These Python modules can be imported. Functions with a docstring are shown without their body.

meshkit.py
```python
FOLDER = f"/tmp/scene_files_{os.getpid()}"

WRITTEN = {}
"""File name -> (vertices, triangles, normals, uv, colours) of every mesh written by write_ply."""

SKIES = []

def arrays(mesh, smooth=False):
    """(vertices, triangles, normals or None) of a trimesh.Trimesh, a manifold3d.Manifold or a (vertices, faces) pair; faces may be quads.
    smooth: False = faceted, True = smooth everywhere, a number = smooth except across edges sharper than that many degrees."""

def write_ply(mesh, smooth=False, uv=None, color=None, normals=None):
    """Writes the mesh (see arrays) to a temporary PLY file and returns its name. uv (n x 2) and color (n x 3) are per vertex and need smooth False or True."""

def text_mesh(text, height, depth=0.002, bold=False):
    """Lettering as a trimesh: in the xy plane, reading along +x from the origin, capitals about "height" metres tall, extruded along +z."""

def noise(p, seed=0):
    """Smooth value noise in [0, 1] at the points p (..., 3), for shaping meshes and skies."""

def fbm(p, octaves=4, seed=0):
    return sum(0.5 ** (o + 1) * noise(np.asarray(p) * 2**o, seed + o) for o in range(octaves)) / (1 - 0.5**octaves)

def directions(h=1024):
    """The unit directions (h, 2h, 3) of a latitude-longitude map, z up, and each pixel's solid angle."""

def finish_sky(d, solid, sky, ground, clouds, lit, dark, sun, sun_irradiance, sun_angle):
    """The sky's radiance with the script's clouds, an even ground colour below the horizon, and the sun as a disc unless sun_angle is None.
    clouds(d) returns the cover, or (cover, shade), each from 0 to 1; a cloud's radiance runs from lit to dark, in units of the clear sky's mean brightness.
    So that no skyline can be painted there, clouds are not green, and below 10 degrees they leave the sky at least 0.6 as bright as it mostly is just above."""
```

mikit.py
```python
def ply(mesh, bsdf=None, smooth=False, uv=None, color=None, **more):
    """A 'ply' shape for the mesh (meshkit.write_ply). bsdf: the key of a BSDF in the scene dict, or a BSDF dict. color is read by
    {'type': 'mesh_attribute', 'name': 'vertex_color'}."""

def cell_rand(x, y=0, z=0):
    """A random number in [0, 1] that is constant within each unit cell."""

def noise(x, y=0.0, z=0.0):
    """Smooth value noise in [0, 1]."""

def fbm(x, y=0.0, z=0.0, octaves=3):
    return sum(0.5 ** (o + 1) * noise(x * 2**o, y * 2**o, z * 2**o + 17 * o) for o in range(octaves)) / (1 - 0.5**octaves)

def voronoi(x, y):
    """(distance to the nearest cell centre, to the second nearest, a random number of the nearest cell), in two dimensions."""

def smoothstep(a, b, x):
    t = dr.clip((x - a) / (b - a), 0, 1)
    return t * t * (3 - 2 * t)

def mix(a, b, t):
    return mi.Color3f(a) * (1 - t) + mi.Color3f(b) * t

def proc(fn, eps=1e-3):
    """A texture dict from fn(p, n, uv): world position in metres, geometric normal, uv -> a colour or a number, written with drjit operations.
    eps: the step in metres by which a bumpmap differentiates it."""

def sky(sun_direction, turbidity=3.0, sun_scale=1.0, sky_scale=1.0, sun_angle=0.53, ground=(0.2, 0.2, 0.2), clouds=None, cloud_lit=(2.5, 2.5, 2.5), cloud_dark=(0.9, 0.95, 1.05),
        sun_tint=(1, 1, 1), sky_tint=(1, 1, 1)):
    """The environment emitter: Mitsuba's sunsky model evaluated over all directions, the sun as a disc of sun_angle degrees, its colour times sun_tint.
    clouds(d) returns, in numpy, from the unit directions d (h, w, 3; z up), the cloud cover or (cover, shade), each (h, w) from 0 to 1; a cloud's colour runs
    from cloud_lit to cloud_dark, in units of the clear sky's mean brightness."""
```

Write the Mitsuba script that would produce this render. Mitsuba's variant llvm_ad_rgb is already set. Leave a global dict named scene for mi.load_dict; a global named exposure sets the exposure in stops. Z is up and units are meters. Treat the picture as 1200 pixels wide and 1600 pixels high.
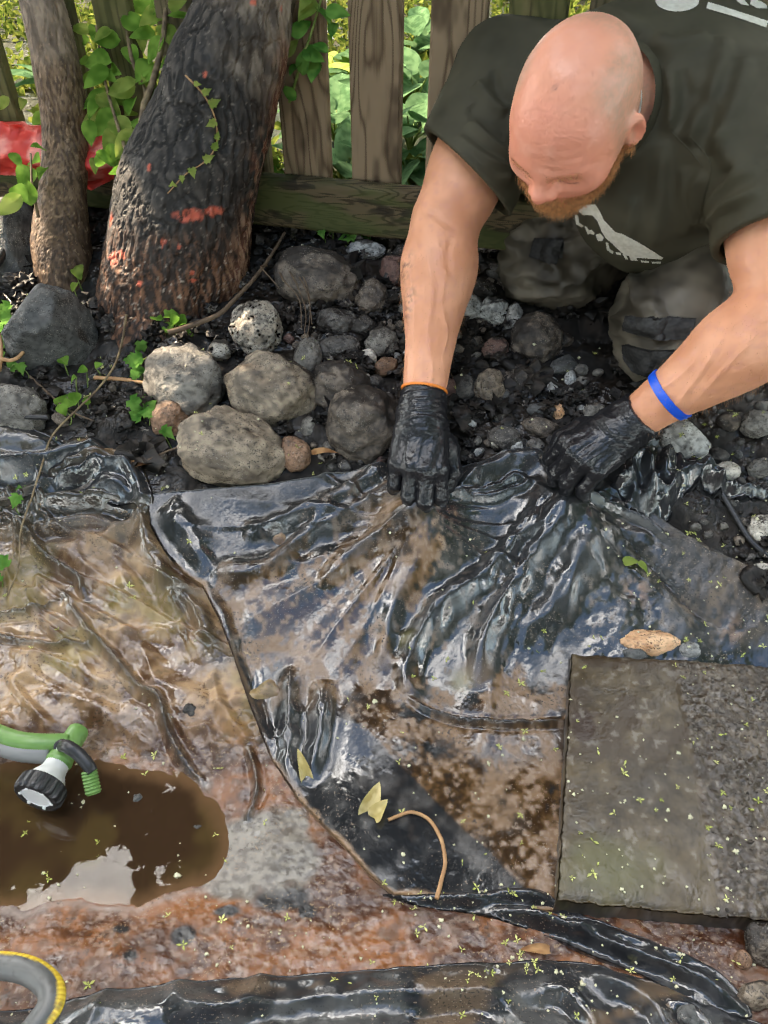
import math, time
import numpy as np, trimesh, mitsuba as mi, drjit as dr
import mikit, meshkit
from mikit import proc, noise, fbm, voronoi, smoothstep, mix
from scipy.spatial import cKDTree, Delaunay
import shapely
from shapely.geometry import Polygon
T = mi.ScalarTransform4f
scene, labels = {}, {}

# ------------------------------------------------------------------ camera, sky, exposure
CAM = np.array([0.0, 0.0, 0.95])
PITCH = math.radians(42)
FOC = 1202.0                                   # focal length in photo pixels (1200 x 1600)
FWD = np.array([0, math.cos(PITCH), -math.sin(PITCH)])
UPV = np.array([0, math.sin(PITCH), math.cos(PITCH)])
RGT = np.array([1.0, 0, 0])
scene['camera'] = {'type': 'perspective', 'fov': 2 * math.degrees(math.atan(800 / FOC)), 'fov_axis': 'y',
                   'near_clip': 0.01, 'far_clip': 6000.0,
                   'to_world': T().look_at(CAM.tolist(), (CAM + FWD).tolist(), UPV.tolist())}
SUN = np.array([-0.85, 0.38, 0.82])
def sky_clouds(d):
    n = meshkit.fbm(d * np.array([2.4, 2.4, 4.8]), 4, 12)
    return np.clip((n - 0.50) * 6.0, 0, 1), np.clip((n - 0.66) * 2.0, 0, 0.4)
scene['sky'] = mikit.sky(SUN, turbidity=3, clouds=sky_clouds, cloud_lit=(8.2, 7.8, 7.3), cloud_dark=(1.2, 1.15, 1.1), sky_tint=(1.20, 1.0, .80), sun_scale=.5)
exposure = 4.85

# ------------------------------------------------------------------ helpers
rng = np.random.default_rng(11)
nfbm = meshkit.fbm
nnoise = meshkit.noise
def P3(x, y, z=0.0): return np.stack(np.broadcast_arrays(x, y, z), -1)
def sstep(a, b, x):
    t = np.clip((x - a) / (b - a), 0, 1); return t * t * (3 - 2 * t)
def unit(v): v = np.asarray(v, float); return v / np.linalg.norm(v)
def at(u, v, d): return CAM + d * (FWD + RGT * (u - 600) / FOC + UPV * (800 - v) / FOC)
def cam_dir(x, y, z): return x * RGT + y * UPV - z * FWD          # right, up, towards the viewer
def lerp3(a, b, t): return np.asarray(a) * (1 - t[..., None]) + np.asarray(b) * t[..., None]

def add(key, mesh, bsdf, smooth=False, **more):
    scene[key] = mikit.ply(mesh, bsdf, smooth, **more); return key
_count = {}
def number(name):
    k = _count.get(name, 0); _count[name] = k + 1
    return name if k == 0 else f'{name}_{k:03d}'
def tag(key, label=None, cat=None, group=None, kind=None):
    labels[key] = {a: b for a, b in (('label', label), ('category', cat), ('group', group), ('kind', kind)) if b}

def rgbt(c): return {'type': 'rgb', 'value': list(map(float, c))}
VC = {'type': 'mesh_attribute', 'name': 'vertex_color'}
def bsdf(key, color, rough=0.5, spec=0.5, bump=None, bscale=1.0, eps=1e-3, **more):
    b = {'type': 'principled', 'base_color': color if isinstance(color, dict) else rgbt(color),
         'roughness': rough if isinstance(rough, dict) else float(rough), 'specular': float(spec), **more}
    if bump is not None:
        b = {'type': 'bumpmap', 'texture': proc(bump, eps), 'scale': float(bscale), 'inner': b}
    scene[key] = {'type': 'twosided', 'inner': b}

def grimy(key, rough, spec, bump, bscale, w1, dark, w2, light):
    """a wet film with specks of dark grit and pale grit in it"""
    base = {'type': 'bumpmap', 'texture': proc(bump, 6e-4), 'scale': float(bscale), 'inner': {'type': 'principled', 'base_color': VC, 'roughness': proc(rough), 'specular': float(spec)}}
    one = {'type': 'blendbsdf', 'weight': proc(w1), 'a': base, 'b': {'type': 'principled', 'base_color': rgbt(dark), 'roughness': .45, 'specular': .5}}
    scene[key] = {'type': 'twosided', 'inner': {'type': 'blendbsdf', 'weight': proc(w2), 'a': one, 'b': {'type': 'principled', 'base_color': rgbt(light), 'roughness': .5, 'specular': .5}}}
def polydist(p, pts):
    """distance from the points p to the polyline pts, and where along it (0..1)"""
    pts = np.asarray(pts, float)
    seg = np.linalg.norm(np.diff(pts, axis=0), axis=1); s = np.concatenate([[0], np.cumsum(seg)])
    n = max(8, int(s[-1] / 0.0015)); q = np.linspace(0, s[-1], n)
    d = np.stack([np.interp(q, s, pts[:, k]) for k in range(pts.shape[1])], 1)
    dist, i = cKDTree(d).query(p)
    return dist, i / (n - 1)
def smooth_line(pts, n=60):
    """Catmull-Rom through the points"""
    p = np.asarray(pts, float); p = np.vstack([2 * p[0] - p[1], p, 2 * p[-1] - p[-2]])
    out = []
    m = max(2, n // (len(p) - 3))
    for i in range(1, len(p) - 2):
        t = np.linspace(0, 1, m, endpoint=False)[:, None]
        a, b, c, d = p[i - 1], p[i], p[i + 1], p[i + 2]
        out.append(0.5 * (2 * b + (c - a) * t + (2 * a - 5 * b + 4 * c - d) * t ** 2 + (3 * b - a - 3 * c + d) * t ** 3))
    out.append(p[-2][None]); return np.vstack(out)
def tube(pts, rad, sides=8, cap=True):
    pts = np.asarray(pts, float); n = len(pts); rad = np.broadcast_to(rad, n)
    tan = np.gradient(pts, axis=0); tan /= np.linalg.norm(tan, axis=1, keepdims=True) + 1e-12
    ref = np.array([0, 0, 1.0]) if abs(tan[0, 2]) < 0.9 else np.array([1.0, 0, 0])
    u = unit(np.cross(ref, tan[0])); us = []
    for i in range(n):
        u = unit(u - tan[i] * (u @ tan[i])); us.append(u)
    us = np.array(us); w = np.cross(tan, us)
    a = np.arange(sides) * 2 * np.pi / sides
    ring = us[:, None] * np.cos(a)[None, :, None] + w[:, None] * np.sin(a)[None, :, None]
    v = (pts[:, None] + ring * rad[:, None, None]).reshape(-1, 3)
    i, j = np.meshgrid(np.arange(n - 1), np.arange(sides), indexing='ij'); j2 = (j + 1) % sides
    f = np.stack([i * sides + j, i * sides + j2, (i + 1) * sides + j2, (i + 1) * sides + j], -1).reshape(-1, 4)
    f = np.vstack([f[:, [0, 1, 2]], f[:, [0, 2, 3]]])
    if cap:
        v = np.vstack([v, pts[:1], pts[-1:]]); k = np.arange(sides); k2 = (k + 1) % sides
        f = np.vstack([f, np.stack([k2, k, k * 0 + n * sides], 1), np.stack([(n - 1) * sides + k, (n - 1) * sides + k2, k * 0 + n * sides + 1], 1)])
    return trimesh.Trimesh(v, f, process=False)
def cat(ms): return trimesh.util.concatenate([m if isinstance(m, trimesh.Trimesh) else trimesh.Trimesh(*m, process=False) for m in ms])
def grid_faces(n, m):
    i, j = np.meshgrid(np.arange(n - 1), np.arange(m - 1), indexing='ij')
    f = np.stack([i * m + j, (i + 1) * m + j, (i + 1) * m + j + 1, i * m + j + 1], -1).reshape(-1, 4)
    return np.vstack([f[:, [0, 1, 2]], f[:, [0, 2, 3]]])

# ------------------------------------------------------------------ signed-distance modelling (bodies, hands, cloth)
def smin(a, b, k):
    h = np.clip(0.5 + 0.5 * (b - a) / k, 0, 1); return b * (1 - h) + a * h - k * h * (1 - h)
def smax(a, b, k): return -smin(-a, -b, k)
def rcone(p, a, b, ra, rb):
    a, b = np.asarray(a, float), np.asarray(b, float); ab = b - a
    t = np.clip(((p - a) @ ab) / (ab @ ab), 0, 1)
    return np.linalg.norm(p - a - t[:, None] * ab, axis=1) - (ra + (rb - ra) * t)
def ell(p, c, r, M=None):
    q = p - np.asarray(c, float)
    if M is not None: q = q @ np.asarray(M, float).T
    r = np.asarray(r, float)
    k0 = np.linalg.norm(q / r, axis=1); k1 = np.linalg.norm(q / (r * r), axis=1)
    return k0 * (k0 - 1) / np.maximum(k1, 1e-9)
def rbox(p, c, h, r, M=None):
    q = p - np.asarray(c, float)
    if M is not None: q = q @ np.asarray(M, float).T
    q = np.abs(q) - (np.asarray(h, float) - r)
    return np.linalg.norm(np.maximum(q, 0), axis=1) + np.minimum(q.max(1), 0) - r
def sdf_mesh(f, lo, hi, h, project=2):
    lo, hi = np.asarray(lo, float), np.asarray(hi, float)
    B = 6
    nb = np.ceil((hi - lo) / (h * B)).astype(int); n = nb * B + 1
    ctr = np.stack(np.meshgrid(*[np.arange(k) for k in nb], indexing='ij'), -1).reshape(-1, 3)
    dc = f(lo + (ctr * B + B / 2) * h)
    near = np.abs(dc) < h * B * 0.87 * 1.35 + h
    vals = np.repeat(np.repeat(np.repeat(dc.reshape(nb), B, 0), B, 1), B, 2)
    vals = np.pad(vals, [(0, 1)] * 3, mode='edge').astype(np.float32)
    off = np.stack(np.meshgrid(*[np.arange(B + 1)] * 3, indexing='ij'), -1).reshape(-1, 3)
    ids = np.nonzero(near)[0]
    for s in range(0, len(ids), 1500):
        g = (ctr[ids[s:s + 1500], None] * B + off[None]).reshape(-1, 3)
        vals[g[:, 0], g[:, 1], g[:, 2]] = f(lo + g * h)
    neg = vals < 0
    cnt = np.zeros(n - 1, np.int8)
    for c in np.ndindex(2, 2, 2):
        cnt += neg[c[0]:n[0] - 1 + c[0], c[1]:n[1] - 1 + c[1], c[2]:n[2] - 1 + c[2]]
    cells = np.argwhere((cnt > 0) & (cnt < 8))
    idx = np.full(n - 1, -1, np.int64); idx[tuple(cells.T)] = np.arange(len(cells))
    acc, num = np.zeros((len(cells), 3)), np.zeros(len(cells))
    corner = {c: vals[cells[:, 0] + c[0], cells[:, 1] + c[1], cells[:, 2] + c[2]] for c in np.ndindex(2, 2, 2)}
    for c in np.ndindex(2, 2, 2):
        for ax in range(3):
            if c[ax] == 0:
                e = list(c); e[ax] = 1; e = tuple(e)
                a, b = corner[c], corner[e]; on = (a < 0) != (b < 0)
                t = np.where(on, a / np.where(on, a - b, 1), 0)
                pnt = np.array(c, float)[None] + t[:, None] * (np.array(e) - np.array(c))[None]
                acc += pnt * on[:, None]; num += on
    v = lo + (cells + acc / num[:, None]) * h
    faces = []
    for ax in range(3):
        o = [k for k in range(3) if k != ax]
        sl0, sl1 = [slice(1, -1)] * 3, [slice(1, -1)] * 3
        sl0[ax], sl1[ax] = slice(0, -1), slice(1, None)
        chg = neg[tuple(sl0)] != neg[tuple(sl1)]
        e = np.argwhere(chg)
        e[:, o] += 1
        inside_first = neg[tuple(e.T)]
        def cell(da, db):
            q = e.copy(); q[:, o[0]] += da; q[:, o[1]] += db; return idx[tuple(q.T)]
        quad = np.stack([cell(-1, -1), cell(0, -1), cell(0, 0), cell(-1, 0)], 1)
        flip = inside_first if ax != 1 else ~inside_first
        quad[~flip] = quad[~flip][:, ::-1]
        faces.append(quad)
    q = np.vstack(faces); q = q[(q >= 0).all(1)]
    fc = np.vstack([q[:, [0, 1, 2]], q[:, [0, 2, 3]]])
    for _ in range(project):
        d, g = sdf_grad(f, v, h * 0.4)
        v = v - np.clip(d, -h, h)[:, None] * g
    return trimesh.Trimesh(v, fc, process=False)
def sdf_grad(f, v, e=1e-3):
    g = np.stack([f(v + e * np.eye(3)[k]) - f(v - e * np.eye(3)[k]) for k in range(3)], 1)
    return f(v), g / np.maximum(np.linalg.norm(g, axis=1, keepdims=True), 1e-9)
def vnormals(m):
    v, f = m.vertices, m.faces
    n = np.zeros_like(v); fn = np.cross(v[f[:, 1]] - v[f[:, 0]], v[f[:, 2]] - v[f[:, 0]])
    for k in range(3): np.add.at(n, f[:, k], fn)
    return n / np.maximum(np.linalg.norm(n, axis=1, keepdims=True), 1e-20)
def shoot(mesh_or_ray, uv):
    """points of a mesh on the lines of sight of these photo pixels (used to put prints, folds and marks on a surface)"""
    uv = np.atleast_2d(uv); r = mesh_or_ray
    dirs = np.array([unit(at(u, v, 1.0) - CAM) for u, v in uv])
    loc, ri, ti = r.ray.intersects_location(np.repeat(CAM[None], len(uv), 0), dirs, multiple_hits=False)
    out = np.full((len(uv), 3), np.nan); out[ri] = loc
    return out

# ------------------------------------------------------------------ terrain
PUDDLE_UV = [(-160, 1195), (0, 1192), (100, 1184), (200, 1190), (270, 1206), (332, 1242), (360, 1292), (346, 1350), (310, 1388), (230, 1410), (100, 1414), (0, 1422), (-160, 1430)]
def on_plane(u, v, z):
    d = at(u, v, 1.0) - CAM; return CAM + d * (z - CAM[2]) / d[2]
_pl = smooth_line([on_plane(u, v, 0)[:2] for u, v in PUDDLE_UV], 420)
_pl = _pl + .016 * (np.stack([nfbm(P3(_pl[:, 0] * 24, _pl[:, 1] * 24), 2, s_) for s_ in (1, 2)], 1) - .5) + .006 * (np.stack([nfbm(P3(_pl[:, 0] * 110, _pl[:, 1] * 110), 2, s_) for s_ in (3, 4)], 1) - .5)
PUDDLE = Polygon(_pl).buffer(0)
_pb = np.array(PUDDLE.exterior.segmentize(0.004).coords); _pk = cKDTree(_pb)
def puddle_sd(x, y):
    d, _ = _pk.query(np.stack([x.ravel(), y.ravel()], 1)); d = d.reshape(x.shape)
    ins = shapely.contains_xy(PUDDLE, x.ravel(), y.ravel()).reshape(x.shape)
    return np.where(ins, -d, d)
_py = np.array([-50, -1, 0.0, 0.15, 0.25, 0.32, 0.5, 0.62, 0.80, 0.95, 1.05, 1.25, 1.45, 1.6, 4.0, 50])
_pz = np.array([.16, .16, .12, .055, .022, .015, .012, .030, .115, .196, .242, .315, .368, .38, .40, .40])
from scipy.interpolate import PchipInterpolator
_prof = PchipInterpolator(_py, _pz)
def base_z(x, y):
    x, y = np.broadcast_arrays(np.asarray(x, float), np.asarray(y, float))
    z = _prof(np.clip(y, -50, 50))
    z = z + 0.03 * sstep(0.25, 0.6, x) * sstep(0.45, 0.75, y) * (1 - sstep(1.0, 1.2, y))
    near = (np.abs(x) < 1.2) & (y > 0.0) & (y < 1.0)
    if near.any():
        sd = puddle_sd(x[near], y[near])
        z = z.copy(); z[near] = z[near] * sstep(0, 0.06, sd) + np.clip(sd * 0.22, -0.02, 0)
    return z
def hit(u, v, fn=base_z):
    """where the line of sight of a photo pixel meets the ground"""
    ds = np.linspace(0.4, 6, 1200); p = at(u, v, 1.0) - CAM
    q = CAM + ds[:, None] * p; g = q[:, 2] - fn(q[:, 0], q[:, 1]); i = int(np.argmax(g < 0))
    a, b = ds[max(i - 1, 0)], ds[i]
    for _ in range(12):
        m = 0.5 * (a + b); c = CAM + m * p
        if c[2] - float(fn(c[0:1], c[1:2])[0]) > 0: a = m
        else: b = m
    return CAM + a * p
def depth(p): return float((np.asarray(p) - CAM) @ FWD)
def gxy(uvs): return np.array([hit(u, v)[:2] for u, v in uvs])
def ridge(xy, uvs, w, h, trough=0.5, taper=0.25, spl=True):
    pts = gxy(uvs)
    if spl: pts = smooth_line(pts, 50)
    lo, hi = pts.min(0) - 5 * w, pts.max(0) + 5 * w
    m = ((xy > lo) & (xy < hi)).all(1)
    out = np.zeros(len(xy))
    q = xy[m]
    if len(q):
        wob = (nnoise(P3(q[:, 0], q[:, 1]) * 60, 3) - 0.5) * w * 0.7
        d, t = polydist(q, pts); d = np.abs(d + wob)
        a = np.clip(np.minimum(t, 1 - t) / taper, 0, 1) ** 0.7
        out[m] = a * h * (np.exp(-(d / w) ** 2) - trough * np.exp(-((d - 2.1 * w) / w) ** 2))
    return out

def sheet_mesh(poly, step, zfn, skirt=0.006, jitter=0.25):
    """a sheet over a ground-plane polygon: clean edge, triangulated inside, with a small downturned rim"""
    ring = poly.exterior.segmentize(step)
    b = np.array(ring.coords)[:-1]
    x0, y0, x1, y1 = poly.bounds
    gx, gy = np.meshgrid(np.arange(x0, x1, step), np.arange(y0, y1, step), indexing='ij')
    g = np.stack([gx.ravel(), gy.ravel()], 1) + np.random.default_rng(3).uniform(-jitter, jitter, (gx.size, 2)) * step
    g = g[shapely.contains_xy(poly.buffer(-step * 0.6), g[:, 0], g[:, 1])]
    pts = np.vstack([b, g]); tri = Delaunay(pts).simplices
    c = pts[tri].mean(1); tri = tri[shapely.contains_xy(poly, c[:, 0], c[:, 1])]
    a = pts[tri]; area = np.cross(a[:, 1] - a[:, 0], a[:, 2] - a[:, 0]); tri[area < 0] = tri[area < 0][:, ::-1]
    v = np.column_stack([pts, zfn(pts)])
    nb = len(b); low = v[:nb] - [0, 0, skirt]; k = np.arange(nb); k2 = (k + 1) % nb
    o = len(v)
    sk = np.vstack([np.stack([k, o + k, o + k2], 1), np.stack([k, o + k2, k2], 1)])
    return trimesh.Trimesh(np.vstack([v, low]), np.vstack([tri, sk]), process=False)

# ================================================================== THE SETTING: ground, pond basin, liners
def lin(c): 
    c = np.asarray(c, float) / 255; return np.where(c < .04045, c / 12.92, ((c + .055) / 1.055) ** 2.4)

OLD_POLY = Polygon(smooth_line(gxy([(-170, 650), (-40, 650), (30, 662), (110, 690), (180, 704), (222, 735), (262, 792), (420, 800), (640, 780), (880, 790), (985, 850), (1040, 930), (1120, 1010), (1300, 1060), (1420, 1300), (1420, 1500)]).tolist() + [[0.62, 0.05], [-0.62, 0.05], [-0.9, 0.4]], 200))
MAIN_UV = [(232, 785), (330, 776), (430, 768), (520, 748), (610, 742), (680, 748), (760, 735), (830, 722), (880, 745), (950, 752), (1000, 806), (1050, 838), (1100, 872), (1160, 892), (1230, 905), (1330, 930), (1360, 1090), (1260, 1300), (1100, 1380),
           (905, 1425), (850, 1424), (760, 1412), (680, 1408), (615, 1403), (575, 1370), (540, 1330), (495, 1282), (465, 1250), (425, 1190), (395, 1120), (368, 1040), (345, 980), (318, 925), (290, 905), (258, 868), (238, 830)]
MAIN_POLY = Polygon(gxy(MAIN_UV)).buffer(0.004).buffer(-0.004)

OLD_FOLDS = [([(100, 925), (130, 980), (170, 1025), (220, 1080), (250, 1100), (265, 1150), (290, 1195), (322, 1226)], 0.0055, .016, 0.25),
    ([(0, 800), (50, 845), (75, 880), (120, 905), (137, 940)], 0.0055, .013, 0.25),
    ([(-60, 985), (0, 995), (80, 1010), (158, 1010)], 0.0039, .010, 0.25),
    ([(-60, 968), (0, 960), (60, 955), (98, 940)], 0.0039, .009, 0.25),
    ([(388, 1165), (402, 1230), (384, 1285)], 0.0044, .011, 0.25),
    ([(232, 775), (226, 830), (245, 885), (275, 925), (312, 965), (340, 1030)], 0.0132, .020, 0.25),
    ([(-60, 772), (0, 775), (60, 782), (180, 786), (235, 800)], 0.0083, .018, 0.25),
    ([(60, 765), (120, 735), (165, 722), (205, 745), (222, 790)], 0.0088, .020, 0.25),
    ([(-50, 720), (30, 735), (90, 720)], 0.0154, .016, 0.25),
    ([(150, 850), (200, 820), (225, 800)], 0.0077, .010, 0.25),
    ([(170, 990), (230, 990), (280, 985)], 0.0066, .007, 0.25),
    ([(250, 900), (290, 985), (320, 1040)], 0.0066, .007, 0.25),
    ([(330, 1050), (352, 1120), (392, 1165)], 0.0060, .009, 0.25),
    ([(0, 880), (90, 860), (160, 905), (215, 960)], 0.0121, .009, 0.25),
    ([(120, 840), (180, 880), (235, 960)], 0.0110, .009, 0.25),
    ([(60, 1080), (140, 1100), (200, 1150)], 0.0088, .005, 0.25),
    ([(-30, 830), (70, 826), (140, 812), (200, 826)], 0.0066, .011, 0.25)]
MAIN_FOLDS = [([(852, 790), (790, 880), (740, 930), (690, 962), (650, 1020), (632, 1070), (652, 1108)], 0.0136, 0.0198, 0.16),
    
    ([(893, 795), (850, 860), (800, 930), (765, 990), (745, 1050), (742, 1090)], 0.0154, 0.0209, 0.16),
    ([(606, 742), (560, 772), (500, 802), (440, 828), (380, 846)], 0.0109, 0.0165, 0.16),
    ([(640, 778), (570, 800), (500, 832), (460, 862), (415, 912)], 0.0109, 0.0132, 0.16),
    ([(590, 802), (680, 796), (760, 796), (800, 784), (842, 770)], 0.0045, 0.0110, 0.16),
    ([(690, 806), (650, 832), (600, 852), (540, 885), (500, 930)], 0.0109, 0.0110, 0.16),
    ([(705, 775), (760, 752), (800, 738), (848, 728)], 0.0145, 0.0165, 0.16),
    ([(640, 770), (700, 790), (770, 782), (800, 765), (820, 775), (805, 790)], 0.0040, 0.0099, 0.16),
    ([(870, 800), (940, 812), (1000, 830), (1046, 868)], 0.0045, 0.0132, 0.16),
    ([(905, 790), (960, 806), (1012, 818)], 0.0040, 0.0110, 0.16),
    ([(955, 842), (1010, 890), (1070, 950), (1130, 992)], 0.0028, -0.010, -0.3),
    ([(505, 1075), (500, 1160), (478, 1232)], 0.0118, 0.0121, 0.16),
    ([(455, 1050), (452, 1180), (467, 1250)], 0.0118, 0.0110, 0.16),
    ([(632, 1100), (680, 1126), (760, 1142), (892, 1138)], 0.0033, 0.0121, 0.16),
    
    ([(640, 905), (615, 960), (600, 1040), (605, 1085)], 0.0136, 0.0088, 0.16),
    ([(318, 922), (352, 985), (364, 1045), (392, 1115), (432, 1192)], 0.0100, 0.0121, 0.16),
    ([(312, 935), (335, 1005), (372, 1090)], 0.0050, -0.010, 0.0),
    
    ([(940, 850), (900, 900), (860, 960), (800, 1010)], 0.0199, 0.0132, 0.16),
    
    ([(330, 905), (400, 900), (470, 880)], 0.0126, 0.0088, 0.16),
    
    
    
    
    ([(262, 800), (300, 850), (330, 905)], 0.0163, 0.0099, 0.16)]

def old_z(xy):
    x, y = xy[:, 0], xy[:, 1]
    sd = puddle_sd(x, y)
    z = base_z(x, y) + 0.001
    rough = sstep(0.0, 0.04, sd)
    L = (1 - sstep(-0.25, 0.1, x)) * sstep(0.5, 0.65, y)
    z = z + rough * (0.012 * (nfbm(P3(x * 9, y * 13), 2, 4) - .5) + (0.0040 - .0012 * L) * (nfbm(P3(x * 45, y * 60), 3, 8) - .5) + (0.0026 - .0012 * L) * (nfbm(P3(x * 160, y * 160), 2, 9) - .5))
    wr = 1 - np.abs(2 * nfbm(P3(x * 14 + 5 * nnoise(P3(x * 6, y * 6), 2), y * 22 + x * 9), 2, 21) - 1)
    z = z + rough * L * 0.012 * np.clip(wr - 0.72, 0, 1) / 0.28
    # the ribs of the lower floor run across the picture
    low = (1 - sstep(0.36, 0.45, y)) * rough
    z = z + low * 0.004 * (nfbm(P3(x * 14, y * 70), 3, 31) - .5)
    for uvs, w, h, tr in OLD_FOLDS: z = z + ridge(xy, uvs, w, h, tr)
    return z
HAND_R, HAND_L = at(655, 755, 1.10), at(905, 750, 1.10)
def main_z(xy):
    x, y = xy[:, 0], xy[:, 1]
    ed = shapely.distance(MAIN_POLY.exterior, shapely.points(xy))
    z = base_z(x, y) + 0.0060 + 0.003 * sstep(.0, .12, ed) + .008 * sstep(.6, .8, y)
    z = z + 0.018 * (nfbm(P3(x * 6, y * 6), 2, 14) - .5) + 0.0010 * (nfbm(P3(x * 24, y * 24), 2, 18) - .5) + 0.0008 * (nfbm(P3(x * 150, y * 150), 2, 19) - .5) * sstep(.42, .58, nfbm(P3(x * 10, y * 10), 2, 77))
    z = z + sstep(.16, .34, x) * sstep(.60, .70, y) * (.010 * (nfbm(P3(x * 17, y * 17), 3, 15) - .5) + .004 * (nfbm(P3(x * 70, y * 70), 2, 16) - .5))
    # creases radiate from the two hands
    for H, s in ((HAND_R, 3), (HAND_L, 4)):
        dx, dy = x - H[0], y - H[1]; r = np.hypot(dx, dy); a = np.arctan2(dy, dx)
        rid = 1 - np.abs(2 * nnoise(P3(a * 3.6, r * 2.0, s), 40 + s) - 1)
        z = z + 0.0050 * sstep(0.02, 0.1, r) * (1 - sstep(0.22, 0.46, r)) * (np.clip(rid - .45, 0, 1) / .55) ** 1.5
        z = z + 0.040 * np.exp(-(r / 0.055) ** 2)
    for uvs, w, h, tr in MAIN_FOLDS: z = z + ridge(xy, uvs, w, h, tr)
    return z

# ground: one sheet, finest where the camera looks, out to the horizon
def graded(lo, hi, step, far):
    a = np.arange(lo, hi, step); k = 1.28 ** np.arange(1, 60) * step; k = np.cumsum(k); k = k[k < far]
    return np.concatenate([lo - k[::-1], a, hi + k])
gx, gy = graded(-1.05, 1.15, .006, 3000), graded(0.0, 1.75, .006, 3000)
GX, GY = np.meshgrid(gx, gy, indexing='ij')
OLD_IN = OLD_POLY.buffer(-0.02).union(MAIN_POLY.buffer(-0.03))
under = shapely.contains_xy(OLD_IN, GX.ravel(), GY.ravel()).reshape(GX.shape)
GZ = base_z(GX, GY)
bank = sstep(0.92, 1.02, GY) * (1 - sstep(1.5, 1.7, GY)) + sstep(0.3, 0.5, GX) * sstep(.5, .7, GY) * (1 - sstep(.92, 1.02, GY))
close = (np.abs(GX) < 3) & (np.abs(GY) < 5)
lump = np.zeros_like(GZ)
pc = P3(GX[close], GY[close])
lump[close] = (0.030 * (nfbm(pc * 11, 3, 51) - .5) + 0.016 * (nfbm(pc * 38, 3, 52) - .5) + 0.008 * (nfbm(pc * 120, 2, 53) - .5))
GZ = GZ + lump * np.clip(bank + .25, 0, 1) - 0.03 * under - 0.002
gm = trimesh.Trimesh(np.stack([GX, GY, GZ], -1).reshape(-1, 3), grid_faces(*GX.shape), process=False)
gp = gm.vertices
soil = lerp3((.006, .005, .004), (.022, .016, .012), sstep(.42, .72, nfbm(gp * 30, 3, 61)))
soil = lerp3(soil, (.06, .05, .04), sstep(.62, .80, nfbm(gp * 90, 2, 62)) * .55)
lawn = lerp3((.014, .022, .006), (.045, .040, .016), sstep(.4, .7, nfbm(gp * 7, 3, 63)))
gcol = lerp3(soil, lawn, sstep(1.55, 1.9, gp[:, 1]) * .8)
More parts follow.
